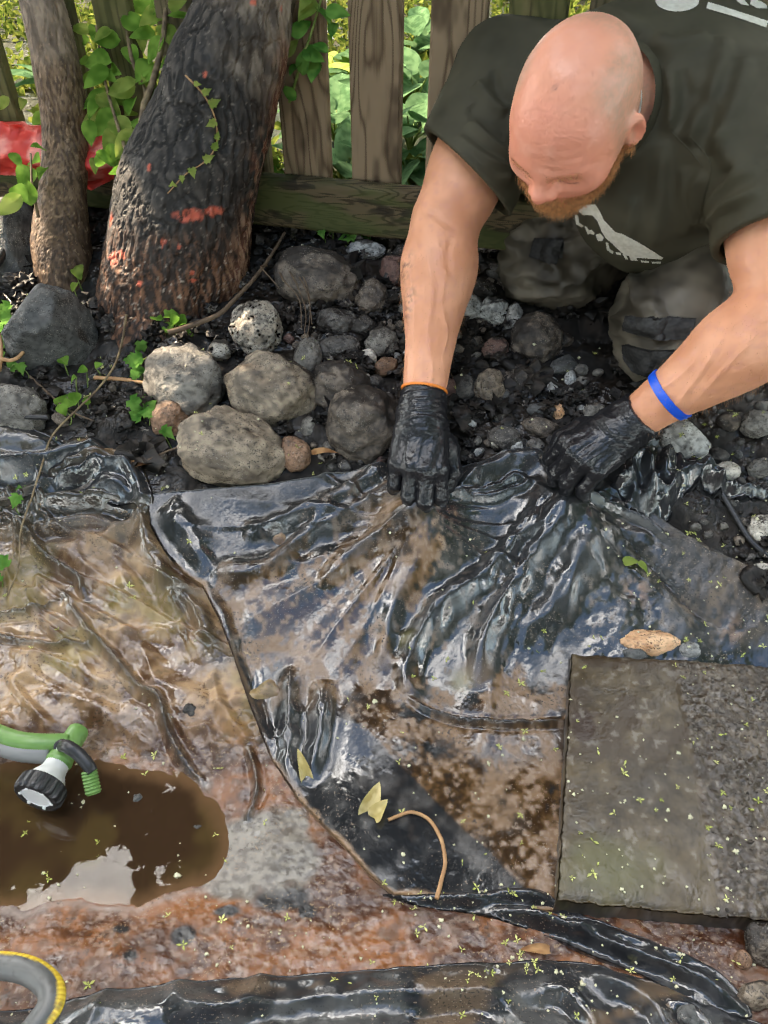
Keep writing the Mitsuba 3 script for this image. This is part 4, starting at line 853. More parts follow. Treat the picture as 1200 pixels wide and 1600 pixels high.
SLAB = Polygon(_c); sl = sheet_mesh(SLAB, .0026, slab_z, .032)
v = sl.vertices; x, y = v[:, 0], v[:, 1]
n1, n2, n3 = nfbm(P3(x * 22, y * 22), 4, 304), nfbm(P3(x * 80, y * 80), 3, 305), nfbm(P3(x * 260, y * 260), 2, 306)
c = lerp3((.024, .016, .007), (.080, .058, .029), sstep(.28, .72, n1 * .5 + n2 * .35 + n3 * .15))
sl_uv = np.column_stack([600 + FOC * ((v - CAM) @ RGT) / ((v - CAM) @ FWD), 800 - FOC * ((v - CAM) @ UPV) / ((v - CAM) @ FWD)]) * 0
xm = hit(1085, 1200, slab_plane)[0]; rt = sstep(xm - .004, xm + .004, x - .10 * (y - .5) + .005 * (n2 - .5))
yl = hit(990, 1250, slab_plane)[1]
c = lerp3(c, (.034, .021, .010), sstep(yl - .02, yl + .10, y + .06 * (n1 - .5)) * (1 - rt) * .9 * sstep(.40, .60, nfbm(P3(x * 34, y * 44), 3, 309)))
c = lerp3(c, (.028, .015, .009), blob(v[:, :2], 902, 1165, .032, .5, 8, .6) * .9 * (1 - rt))
c = lerp3(c, (.085, .082, .022), blob(v[:, :2], 940, 1385, .05, .7, 9, 1.6) * .6)
c = lerp3(c, lerp3((.026, .018, .011), (.082, .060, .039), sstep(.40, .70, n3 * .4 + n2 * .35 + n1 * .25)), rt * .92)
c = lerp3(c, (.22, .20, .17), sstep(.68, .76, n3) * .35 * rt + sstep(.70, .78, n2) * .4 * (1 - rt))
side = v[:, 2] < slab_plane(x, y) - .02
c[side] = (.055, .050, .045)
bsdf('m_slab', VC, proc(lambda p, n, uv: .20 + .4 * fbm(p.x * 40, p.y * 40, p.z * 40, 2)), .6, lambda p, n, uv: fbm(p.x * 330, p.y * 330, p.z * 330, 3), .0007, 6e-4)
add('stone_slab', sl, 'm_slab', 40 if False else True, color=c); tag('stone_slab', 'rectangular wet stone slab, clean and greenish on its left and gritty on its right', 'slab')
r = np.random.default_rng(15); n = 2000; xy = np.column_stack([r.uniform(*SLAB.bounds[::2], n), r.uniform(*SLAB.bounds[1::2], n)])
xy = xy[shapely.contains_xy(SLAB, xy[:, 0], xy[:, 1]) & (xy[:, 0] - .10 * (xy[:, 1] - .5) > xm) & (nfbm(P3(xy[:, 0] * 30, xy[:, 1] * 30), 2, 5) > .4)]
bsdf('m_slabgrit', proc(lambda p, n, uv: mix(mi.Color3f(.022, .018, .014), mi.Color3f(.12, .10, .08), noise(p.x * 300, p.y * 300, 1.0))), .6, .4)
add('slab_grit', lumps(np.column_stack([xy, slab_z(xy) + .0006]), .0014, 10), 'm_slabgrit', 60); tag('slab_grit', 'dark grit scattered over the right half of the slab', 'grit', kind='stuff')

# --- liner parts: front band, folded strip, bunched flap
def strip(key, uvs, zoff, amp, freq, seed, folds=(), mat='m_main', colfn=None, zfn=base_z, skirt=.010, raise_=None, step=.003):
    poly = Polygon(smooth_line(gxy(uvs + [uvs[0]]), 160)).buffer(0)
    if poly.geom_type != 'Polygon': poly = max(poly.geoms, key=lambda g: g.area)
    def zf(xy):
        x, y = xy[:, 0], xy[:, 1]; ed = shapely.distance(poly.exterior, shapely.points(xy))
        z = zfn(x, y) + zoff * (.35 + .65 * sstep(0, .02, ed)) + amp * (nfbm(P3(x * freq, y * freq), 3, seed) - .5) + .002 * (nfbm(P3(x * 120, y * 120), 2, seed + 1) - .5)
        rid = 1 - np.abs(2 * nnoise(P3(x * freq * 1.3 + 3, y * freq * 1.6), seed + 4) - 1); z = z + amp * .6 * np.clip(rid - .6, 0, 1) / .4
        for f in folds: z = z + ridge(xy, *f)
        return z
    m = sheet_mesh(poly, step, zf, skirt); v = m.vertices
    n1, n2 = nfbm(P3(v[:, 0] * 14, v[:, 1] * 30), 4, seed + 2), nfbm(P3(v[:, 0] * 90, v[:, 1] * 90), 2, seed + 3)
    c = lerp3((.010, .011, .013), (.030, .031, .033), n2); c = colfn(c, v, n1, n2) if colfn else c
    add(key, m, mat, True, color=c, uv=np.column_stack([sstep(.03, .09, c.mean(1)) * .8, 0 * n2 + .5])); return key
def front_col(c, v, n1, n2):
    c = lerp3(c, (.11, .075, .045), sstep(.54, .66, n1) * .8 * sstep(.30, .26, v[:, 1])); return lerp3(c, (.075, .075, .072), sstep(.46, .36, n1) * .6)
strip('front_liner', [(-80, 1590), (60, 1578), (130, 1560), (250, 1543), (400, 1530), (600, 1522), (760, 1512), (870, 1506), (960, 1520), (1060, 1545), (1150, 1585), (1240, 1640), (1240, 1760), (600, 1800), (-80, 1760)], .022, .020, 9, 401,
      [([(130, 1566), (300, 1548), (600, 1530), (870, 1514), (1000, 1540)], .008, .010, .3), ([(100, 1590), (400, 1575), (640, 1560), (900, 1560)], .010, .010, .5), ([(920, 1520), (1000, 1570), (1060, 1620)], .010, .012, .5), ([(840, 1530), (900, 1580), (940, 1640)], .010, .010, .5), ([(1020, 1550), (1090, 1600), (1120, 1650)], .008, .010, .5)], colfn=front_col)
tag('front_liner', 'black liner band with bluish wet gloss folded along the near edge of the pond', 'pond liner')
strip('rubber_liner__fold', [(598, 1400), (700, 1396), (830, 1390), (880, 1420), (960, 1448), (1060, 1490), (1130, 1530), (1172, 1592), (1100, 1578), (1000, 1526), (920, 1494), (840, 1458), (740, 1428), (660, 1420)], .016, .004, 20, 411,
      [([(620, 1404), (720, 1406), (830, 1402), (890, 1432)], .006, .009, .8), ([(740, 1420), (850, 1440), (960, 1482), (1080, 1530), (1150, 1580)], .0055, .010, .8), ([(880, 1440), (980, 1470), (1080, 1505)], .005, .007, .8), ([(830, 1412), (860, 1424), (900, 1450)], .008, -.006, .2)])
labels['rubber_liner__fold'] = {'label': 'glossy black doubled-over strip of the liner'}
def bank_z(x, y): return ground_at(np.stack([np.ravel(x), np.ravel(y)], 1)).reshape(np.shape(x))
strip('rubber_liner__flap', [(935, 765), (945, 728), (985, 704), (1045, 702), (1080, 732), (1118, 762), (1200, 770), (1270, 768), (1270, 782), (1200, 785), (1120, 782), (1076, 772), (1056, 800), (1026, 830), (992, 824), (955, 800)], .034, .030, 22, 421,
      [([(960, 720), (1000, 760), (1030, 800)], .007, .012, .5), ([(1040, 715), (1030, 760), (1045, 790)], .007, .010, .5), ([(1000, 820), (1010, 790), (1040, 790), (1050, 760)], .006, .012, .5), ([(985, 705), (1050, 706), (1085, 738), (1120, 770), (1200, 776)], .005, .012, .3)], zfn=bank_z)
labels['rubber_liner__flap'] = {'label': 'bunched glossy end of the liner with a strap running right'}
def dk(c, v, n1, n2): return lerp3(c, (.10, .085, .06), sstep(.52, .64, n1) * .5)
strip('pond_liner__flap', [(-60, 690), (20, 672), (90, 690), (170, 702), (215, 728), (240, 780), (236, 812), (190, 796), (100, 786), (0, 790), (-60, 785)], .016, .026, 11, 431,
      [([(-40, 745), (50, 740), (120, 715), (175, 705)], .010, .014, .6), ([(80, 775), (140, 740), (200, 745), (232, 790)], .007, .012, .7), ([(60, 762), (130, 752), (152, 735)], .005, .010, .5)], colfn=dk, zfn=base_z)
labels['pond_liner__flap'] = {'label': 'dark glossy crumpled upper layer at the left bank'}
# --- black pipe lines on the bank
bsdf('m_black', (.014, .014, .015), .35, .5)
def cable(name, label, uvs, r, zo, catg='cable', mat='m_black'):
    k = number(name); pts = np.array([hit(u, v) + [0, 0, zo] for u, v in uvs]); q = smooth_line(pts, 60); q[:, 2] = np.maximum(q[:, 2], base_z(q[:, 0], q[:, 1]) + r * .5); add(k, tube(q, r, 10), mat, True); tag(k, label, catg); return k
cable('cable', 'thin black cable curving over the red plastic bag', [(-30, 222), (0, 228), (22, 240), (40, 256), (52, 275)], .004, .10)
cable('black_hose', 'black hose running down in front of the tall slate block', [(-20, 462), (5, 440), (30, 390), (46, 345), (58, 300)], .0085, .035, 'hose')
cable('cable', 'short black cable lying above the dark crumpled liner at the left edge', [(-30, 690), (0, 684), (40, 676), (85, 676)], .0045, .030)
cable('cable', 'black cable end lying right of the bunched liner', [(1125, 775), (1145, 810), (1170, 850), (1200, 876), (1230, 890)], .0045, .008)
# --- red plastic bag by the fence
k = 'plastic_bag'
poly = Polygon([(-70, 190), (0, 186), (75, 190), (130, 198), (180, 212), (216, 232), (205, 266), (150, 292), (100, 276), (0, 266), (-70, 272)])
b = np.array(poly.exterior.segmentize(5).coords)[:-1]; a = np.stack(np.meshgrid(np.arange(-70, 216, 5.0), np.arange(186, 292, 5.0), indexing='ij'), -1).reshape(-1, 2); a = a[shapely.contains_xy(poly.buffer(-3), a[:, 0], a[:, 1])]
p2 = np.vstack([b, a]); tri = Delaunay(p2).simplices; c = p2[tri].mean(1); tri = tri[shapely.contains_xy(poly, c[:, 0], c[:, 1])]
ed = shapely.distance(poly.exterior, shapely.points(p2)); base = np.array([on_fence(u, v, -.05) for u, v in p2])
fr = base - FN * (.05 * sstep(0, 40, ed) + .050 * (nfbm(base * 24, 3, 3) - .5) + .020 * (1 - np.abs(2 * nfbm(base * 38, 2, 4) - 1)))[:, None] ; bk = base + FN * .01 - FN * (.004 * sstep(0, 5, ed))[:, None]; bk[:len(b)] = fr[:len(b)]
bsdf('m_red', proc(lambda p, n, uv: mix(mi.Color3f(.60, .05, .035), mi.Color3f(.85, .30, .24), smoothstep(.45, .7, fbm(p.x * 30, p.y * 30, p.z * 30, 3)))), .45, .4)
add(k, trimesh.Trimesh(np.vstack([fr, bk]), np.vstack([tri, tri[:, ::-1] + len(p2)]), process=False), 'm_red', True); tag(k, 'crumpled red plastic bag lying by the fence behind the tree stems', 'plastic bag')

# --- spray nozzle
bsdf('m_green', proc(lambda p, n, uv: mix(mi.Color3f(.095, .20, .045), mi.Color3f(.15, .27, .075), fbm(p.x * 60, p.y * 60, p.z * 60, 2))), .38, .5)
bsdf('m_greyrub', (.20, .205, .20), .55, .4); bsdf('m_ltgrey', proc(lambda p, n, uv: mix(mi.Color3f(.42, .44, .42), mi.Color3f(.60, .61, .58), fbm(p.x * 80, p.y * 80, p.z * 80, 2))), .35, .5)
bsdf('m_blackpl', (.016, .016, .017), .4, .5); bsdf('m_white', (.72, .72, .70), .3, .5)
tag('spray_nozzle', 'green and grey garden spray nozzle with a black lever dipping into the puddle', 'spray nozzle')
A = on_plane(124, 1140, .040); ax = unit(cam_dir(-.23, -.62, .75)); B = A + ax * .125; NZ = .94
def lathe(prof, o, ax, sides=48):
    a1 = unit(np.cross(ax, [0.3, .2, 1.0])); a2 = np.cross(ax, a1); an = np.arange(sides) * 2 * np.pi / sides
    ring = a1 * np.cos(an)[:, None] + a2 * np.sin(an)[:, None]
    v = np.concatenate([o + ax * t * NZ + ring * max(r * NZ, 1e-5) for t, r in prof]); f = []
    n = len(prof); i, j = np.meshgrid(np.arange(n - 1), np.arange(sides), indexing='ij'); j2 = (j + 1) % sides
    f = np.stack([i * sides + j, i * sides + j2, (i + 1) * sides + j2, (i + 1) * sides + j], -1).reshape(-1, 4)
    return trimesh.Trimesh(v, np.vstack([f[:, [0, 1, 2]], f[:, [0, 2, 3]]]), process=False)
add('spray_nozzle__body', lathe([(-.002, 0), (-.002, .012), (.002, .0148), (.010, .0152), (.035, .0155), (.052, .0185), (.054, .0185), (.058, .0165), (.060, .0)], A, ax), 'm_green', 40)
add('spray_nozzle__neck', lathe([(.056, 0), (.056, .0162), (.066, .0175), (.070, .0185), (.078, .0235), (.088, .0275), (.094, .0285), (.095, 0)], A, ax), 'm_ltgrey', 40)
hd = lathe([(.086, 0), (.086, .0300), (.089, .0318), (.104, .0325), (.108, .0310), (.110, .0290), (.110, .0225), (.106, .0222), (.106, 0)], A, ax, 96)
hv = hd.vertices; q = hv - A; rad = q - np.outer(q @ ax, ax); an = np.arctan2(rad @ np.cross(ax, unit(np.cross(ax, [.3, .2, 1]))), rad @ unit(np.cross(ax, [.3, .2, 1.0]))); rr = np.linalg.norm(rad, axis=1)
hd.vertices = hv + rad / np.maximum(rr, 1e-6)[:, None] * (np.where((rr > .0305 * NZ), .0012 * np.sign(np.sin(an * 16)), 0))[:, None]
add('spray_nozzle__ring', hd, 'm_blackpl', 40); labels['spray_nozzle__ring'] = {'label': 'black ribbed ring round the spray face'}
add('spray_nozzle__face', lathe([(.100, 0), (.100, .0212), (.1085, .0212), (.1095, .0195), (.1085, .0185), (.1078, .010), (.1082, .004), (.1082, 0)], A, ax), 'm_white', 40)
a1 = unit(np.cross(ax, [0.3, .2, 1.0])); a2 = np.cross(ax, a1)
for t_ in np.arange(6) * np.pi / 3: 
    c_ = A + ax * .1095 * NZ + (a1 * math.cos(t_) + a2 * math.sin(t_)) * .0222 * NZ; add('spray_nozzle__' + number('stud'), lathe([(-.002, .0028), (.001, .0026), (.002, .0015), (.002, 0)], c_, ax, 12), 'm_white', 40)
hp = [A + ax * .026, on_plane(60, 1166, .050), on_plane(20, 1160, .048), on_plane(-30, 1140, .046), on_plane(-80, 1115, .046)]
q = smooth_line(hp, 40); w = np.linspace(0, 1, len(q))
def oval_tube(q, ru, rw, up, off): 
    m = tube(q, 1.0, 20); n = len(q); v = m.vertices.copy(); c = np.vstack([np.repeat(q, 20, 0), q[:1], q[-1:]]); d = v - c; upv = unit(up); h = d @ upv; 
    return trimesh.Trimesh(c + (d - np.outer(h, upv)) * rw + np.outer(h, upv) * ru + np.asarray(off), m.faces, process=False)
add('spray_nozzle__handle', oval_tube(q, .0125, .0125, UPV, UPV * .004), 'm_green', True)
add('spray_nozzle__grip', oval_tube(q[6:], .0135, .0130, UPV, -UPV * .0085 + cam_dir(0, 0, .001)), 'm_greyrub', True); labels['spray_nozzle__grip'] = {'label': 'grey rubber underside of the handle'}
lv_ = [A + ax * .020 + cam_dir(-.006, 0, .017), on_plane(104, 1166, .078), on_plane(122, 1178, .074), on_plane(138, 1196, .066), on_plane(143, 1206, .060)]
q = smooth_line(lv_, 30); add('spray_nozzle__lever', oval_tube(q, .0085, .0065, cam_dir(.5, .8, 0), (0, 0, 0)), 'm_blackpl', True)
add('spray_nozzle__pivot', lathe([(-.002, .0105), (.004, .0105), (.006, .008), (.006, 0)], A + ax * .020 + cam_dir(-.004, 0, .020), cam_dir(0, 0, 1.0), 24), 'm_blackpl', 40)
add('spray_nozzle__screw', lathe([(0, .0042), (.002, .0042), (.003, .003), (.003, 0)], A + ax * .020 + cam_dir(-.004, 0, .026), cam_dir(0, 0, 1.0), 16), 'm_white', 40)
g0, g1 = on_plane(139, 1204, .058), on_plane(147, 1243, .038); gx_ = unit(g1 - g0); L_ = np.linalg.norm(g1 - g0)
add('spray_nozzle__trigger_end', lathe([(0, 0), (0, .0095)] + [(L_ * t, .0100 + .0009 * math.sin(t * 44)) for t in np.linspace(.05, .95, 40)] + [(L_, .0088), (L_, 0)], g0, gx_, 24), 'm_green', 40); labels['spray_nozzle__trigger_end'] = {'label': 'ribbed green tip of the lever'}
# --- hose in the corner
hp = [on_plane(-90, 1506, .085), on_plane(-10, 1508, .095), on_plane(42, 1516, .105), on_plane(76, 1540, .11), on_plane(80, 1568, .11), on_plane(62, 1598, .11), on_plane(30, 1634, .105), on_plane(-10, 1668, .10), on_plane(-60, 1720, .09)]
q = smooth_line(hp, 130); m = tube(q, .0128, 40); v = m.vertices; cen = np.vstack([np.repeat(q, 40, 0), q[:1], q[-1:]]); nd = (v - cen) / .0128
outw = cen - on_plane(0, 1590, .10); outw[:, 2] = 0; outw /= np.linalg.norm(outw, axis=1, keepdims=True)
st = (nd * outw).sum(1) * .90 + nd[:, 2] * .42
s_along = np.concatenate([np.repeat(np.linspace(0, 1, len(q)), 40), [0, 1]])
col = lerp3((.050, .052, .050), (.115, .115, .110), nfbm(v * 60, 3, 7)); yel = sstep(.86, .90, st); rib = .5 + .5 * np.sin(s_along * 520)
col = lerp3(col, lerp3((.50, .30, .02), (.72, .55, .06), rib), yel); col = lerp3(col, (.05, .045, .04), sstep(.58, .7, nfbm(v * 130, 2, 8)) * .5)
bsdf('m_hose', VC, .42, .5)
add('garden_hose', m, 'm_hose', True, color=col); tag('garden_hose', 'grey garden hose with a yellow stripe curling in at the bottom left corner', 'hose')

# --- roots, vines, twigs, dead leaves
bsdf('m_root', proc(lambda p, n, uv: mix(mi.Color3f(.05, .034, .022), mi.Color3f(.16, .11, .07), fbm(p.x * 120, p.y * 120, p.z * 120, 2))), .65, .3)
bsdf('m_twig', proc(lambda p, n, uv: mix(mi.Color3f(.26, .13, .055), mi.Color3f(.44, .27, .13), fbm(p.x * 160, p.y * 160, p.z * 160, 2))), .55, .35)
def strand(name, label, catg, uvs, r0, r1, zo, mat, zfn=None, part=None):
    pts = np.array([hit(u, v, zfn or base_z) + [0, 0, zo if np.isscalar(zo) else zo[i]] for i, (u, v) in enumerate(uvs)]); q = smooth_line(pts, 50)
    q = q + .0012 * (np.stack([nfbm(q * 90, 2, s_) for s_ in (1, 2, 3)], 1) - .5)
    k = part or number(name); add(k, tube(q, np.linspace(r0, r1, len(q)), 7), mat, True)
    if not part: tag(k, label, catg)
    return k, q
strand('root', 'thin brown root running from the round grey cobble up towards the rail', 'root', [(268, 548), (300, 538), (345, 520), (372, 495), (402, 462), (428, 425), (447, 392)], .0050, .0026, .034, 'm_root')
for i, uvs in enumerate(([(440, 430), (455, 460), (470, 490), (480, 520), (478, 552)], [(450, 440), (470, 470), (484, 500), (490, 540)], [(436, 440), (446, 475), (470, 505), (474, 545)], [(420, 440), (412, 455), (425, 470), (440, 485)], [(445, 425), (462, 452), (480, 478), (487, 515), (482, 560)])):
    k = strand('root', '', 'root', uvs, .0016, .0007, [.03, .045, .045, .04, .035][:len(uvs)], 'm_root')[0]; tag(k, 'hair-thin pale roots trailing over the dark grey egg-shaped stone', 'root', 'fine roots over the stones')
strand('root', 'short root stub left of the wide flat stone on the bare soil', 'root', [(150, 600), (200, 603), (250, 612), (300, 618)], .0035, .0022, .012, 'm_twig')
strand('root', 'reddish stem looping left of the angular rock', 'root', [(0, 590), (30, 596), (50, 580), (58, 550), (54, 530)], .0035, .0025, .04, 'm_twig')
strand('root', 'pair stem rising beside the looping reddish stem', 'root', [(12, 612), (15, 580), (12, 555)], .003, .0022, .04, 'm_twig')
strand('root', 'dark thin root crossing the soil below the weeds', 'root', [(50, 598), (80, 625), (110, 650), (150, 668)], .0022, .0012, .012, 'm_root')
k, q = strand('vine', 'long thin vine hanging from the trunk foot over the liner at the left', 'vine', [(203, 515), (197, 555), (186, 592), (160, 630), (118, 672), (88, 706), (72, 755), (58, 800), (42, 850), (38, 905), (22, 950)], .0020, .0012, .028, 'm_stem')
q = shoot(tm, smooth_line([(290, 118), (318, 148), (336, 185), (338, 225), (320, 252), (290, 272), (262, 302)], 40)); q = q[~np.isnan(q).any(1)] + unit(CAM - q[0]) * .003
tag('trunk_vine', 'slender pale vine with tiny leaves clinging across the blackened trunk', 'vine'); add('trunk_vine__stem', tube(q, np.linspace(.0016, .0009, len(q)), 6), 'm_twig', True)
for i, t_ in enumerate((3, 6, 9, 13, 17, 20, 24, 28, 31, 34, 37)):
    if t_ < len(q):
        L = .011 + .010 * rng.random(); yd = cam_dir(rng.normal(0, 1), rng.normal(-.3, 1), .3); vv, ff = leaf_mesh(L, L * .8, 'ivy', .2, .2, 9, 2, 0, i); add('trunk_vine__' + number('trunk_vine__leaf').split('__')[-1], (place(vv, q[t_] + cam_dir(0, 0, .004), yd, unit(CAM - q[t_])), ff), 'm_leaf_pale', True)
def main_zz(x, y): return main_z(np.stack([np.ravel(x), np.ravel(y)], 1)).reshape(np.shape(x))
def old_zz(x, y): return old_z(np.stack([np.ravel(x), np.ravel(y)], 1)).reshape(np.shape(x))
strand('twig', 'curved orange-brown twig lying on the black liner beside the yellow leaf', 'twig', [(606, 1284), (640, 1272), (668, 1282), (688, 1312), (695, 1350), (688, 1382), (682, 1407)], .0022, .0028, .005, 'm_twig', main_zz)
strand('twig', 'broken brown twig bit on the soil under the flat stone', 'twig', [(235, 735), (262, 722), (290, 712)], .002, .0012, .02, 'm_root')
scene['m_dead'] = {'type': 'principledthin', 'base_color': proc(leaf_fn((.46, .37, .14), (.66, .56, .28), 90)), 'roughness': .5, 'diff_trans': .5, 'spec_trans': 0.0, 'eta': 1.4}
scene['m_deadbrown'] = {'type': 'principledthin', 'base_color': proc(leaf_fn((.20, .10, .045), (.42, .25, .12), 90)), 'roughness': .5, 'diff_trans': .4, 'spec_trans': 0.0, 'eta': 1.4}
def dead(u, v, L, W, du, dv, label, mat, zfn, nm='fallen_leaf', lift=.008):
    p = hit(u, v, zfn) + [0, 0, lift]; d0 = depth(p); L, W = L * d0 / FOC, W * d0 / FOC; k = number(nm); yd = cam_dir(du, dv, .1); vv, ff = leaf_mesh(L, W, 'heart', .15, .35, 9, 2, .02, 3)
    add(k, (place(vv, p - unit(yd) * L * .5, yd, (0, 0, 1)), ff), mat, True); tag(k, label, 'leaf')
dead(583, 1258, 62, 34, .25, 1, 'pale yellow fallen leaf on the black liner, the larger one next to the curved twig', 'm_dead', main_zz)
dead(594, 1272, 36, 26, .4, .7, 'small pale leaf overlapping the larger yellow leaf', 'm_dead', main_zz, lift=.013)
dead(475, 1205, 60, 20, -.25, 1, 'narrow curled yellow leaf on the liner left of the twig', 'm_dead', main_zz)
dead(835, 1487, 46, 16, -1, .15, 'orange-brown leaf scrap by the doubled-over liner strip', 'm_deadbrown', old_zz)
dead(222, 742, 44, 22, 1, .35, 'curled brown leaf on the soil above the liner corner', 'm_deadbrown', base_z, lift=.02)
dead(508, 730, 40, 16, 1, .2, 'brown leaf scrap under the mud-caked boulder', 'm_deadbrown', base_z, lift=.03)
dead(985, 885, 24, 20, 1, .3, 'bright yellow leaf on the liner right of the folds', 'm_leaf_pale', main_zz)
dead(1003, 893, 22, 14, .6, -.5, 'second bright yellow leaf right of the folds, the smaller one', 'm_leaf_pale', main_zz)

# --- fallen blossom and seeds, dropped from the tree
tops = cat([scene_m for scene_m in (gm, om, mm, sl)])
extra = [meshkit.WRITTEN[scene[k]['filename']][:2] for k in scene if k.split('_0')[0] in ('stone', 'cobble', 'rock', 'front_liner', 'rubber_liner__fold', 'rubber_liner__flap', 'pond_liner__flap')]
tops = cat([tops] + [trimesh.Trimesh(a, b, process=False) for a, b in extra])
def drop(xy):
    o = np.column_stack([xy, np.full(len(xy), 3.0)]); loc, ri, ti = tops.ray.intersects_location(o, np.repeat([[0, 0, -1.0]], len(o), 0), multiple_hits=False); return loc, tops.face_normals[ti]
r = np.random.default_rng(99)
ZONES = [((880, 1020, 1200, 1440), 190), ((740, 1100, 900, 1500), 60), ((900, 790, 1200, 1020), 100), ((560, 1400, 1200, 1600), 150), ((380, 1100, 760, 1420), 50), ((40, 1180, 360, 1420), 70), ((0, 1420, 600, 1600), 90), ((600, 860, 900, 1100), 30), ((0, 560, 330, 780), 90), ((860, 540, 1010, 700), 40), ((440, 390, 620, 740), 50), ((700, 560, 860, 720), 30), ((1030, 640, 1200, 800), 60), ((0, 780, 420, 1180), 40), ((60, 440, 160, 600), 40), ((240, 640, 520, 760), 30)]
PX = np.vstack([np.column_stack([r.uniform(a, c, int(n * 1.15)), r.uniform(b, d, int(n * 1.15))]) for (a, b, c, d), n in ZONES]); PX = PX[nfbm(P3(PX[:, 0] / 45, PX[:, 1] / 45), 2, 12) > .46]
D = np.array([hit(u, v)[:2] for u, v in PX]); P, N = drop(D); inw = shapely.contains_xy(PUDDLE, P[:, 0], P[:, 1]); P[inw, 2] = .001; N[inw] = (0, 0, 1)
isb = r.random(len(P)) < .33
def blossom(p, n, s, r):
    n = unit(n); a1 = unit(np.cross(n, r.normal(0, 1, 3))); a2 = np.cross(n, a1); V, F = [], []
    k = r.choice([1, 2, 3, 4, 4, 5, 5]); a0 = r.uniform(0, 6)
    for i in range(k):
        a = a0 + i * 2 * np.pi / k + r.uniform(-.25, .25); d = a1 * math.cos(a) + a2 * math.sin(a); e = np.cross(n, d); L = s * r.uniform(.45, 1.4)
        b = len(V); V += [p + n * .0006, p + d * L * .55 + e * L * .20 + n * .0016, p + d * L + n * r.uniform(.0005, .003), p + d * L * .55 - e * L * .20 + n * .0016]; F += [(b, b + 3, b + 2), (b, b + 2, b + 1)]
    return np.array(V), np.array(F)
scene['m_blossom'] = {'type': 'principledthin', 'base_color': proc(leaf_fn((.46, .50, .13), (.66, .66, .27), 70)), 'roughness': .55, 'diff_trans': .6, 'spec_trans': 0.0, 'eta': 1.4}
bsdf('m_seed', (.52, .50, .34), .5, .4)
bl = [blossom(p, n + [0, 0, .6], r.uniform(.0028, .0064), r) for p, n in zip(P[isb], N[isb])]
sizes = np.array([np.ptp(v, 0).max() for v, f in bl]); order = np.argsort(-sizes)
big = set(order[:90].tolist())
for i in order[:90]:
    k = number('fallen_blossom'); add(k, bl[i], 'm_blossom', False); tag(k, 'tiny yellow-green fallen blossom scattered over liner, slab and stones', 'blossom', 'fallen blossoms')
rest = [trimesh.Trimesh(*bl[i], process=False) for i in range(len(bl)) if i not in big]
add('blossom_litter', cat(rest), 'm_blossom', False); tag('blossom_litter', 'sprinkling of the smallest yellow-green blossom bits over the ground', 'blossom litter', kind='stuff')
sd_ = P[~isb] + N[~isb] * .0008; add('seed_litter', lumps(sd_, .0010, 4, 1), 'm_seed', True); tag('seed_litter', 'cream seeds and petals speckling liner, slab and puddle', 'seeds', kind='stuff')
print('small things', round(time.time() - t1, 1), 'rocks', len(ROCKS_PX))

# ================================================================== THE MAN
# --- skeleton (placed in space from where the photo shows the joints)
HC = at(897, 158, .96)                                              # middle of the skull
hl = unit(cam_dir(.90, -.275, .41)); hf = cam_dir(-.42, -.88, .33); hf = unit(hf - hl * (hf @ hl)); hc = np.cross(hf, hl)
_a, _b2 = math.radians(14), math.radians(9)                          # chin tucked, then turned to his right
hf, hc = hf * math.cos(_a) - hc * math.sin(_a), hc * math.cos(_a) + hf * math.sin(_a)
hf, hl = hf * math.cos(_b2) - hl * math.sin(_b2), hl * math.cos(_b2) + hf * math.sin(_b2)
HM = np.stack([hl, hf, hc])                                         # head frame: his left, forward, up
HS = 0.965
def hw(l, f, c): return HC + HS * (hl * l + hf * f + hc * c)
NB = at(990, 165, 1.09)                                             # base of the neck
SR, ER, WR = at(788, 128, 1.22), at(697, 345, 1.19), at(659, 640, 1.15)
SL, EL, WL = at(1200, 225, 1.00), at(1232, 485, .97), at(985, 660, 1.10)
HIP = np.array([.60, 1.44, .50])
lat = unit(SL - SR)
sp_ = unit(HIP - NB); lat = unit(lat - sp_ * (lat @ sp_)); ap = np.cross(lat, sp_)
if ap[2] > 0: ap = -ap                                              # ap: out of the chest
TM = np.stack([lat, sp_, ap])
def tw(a, b, c): return NB + lat * a + sp_ * b + ap * c

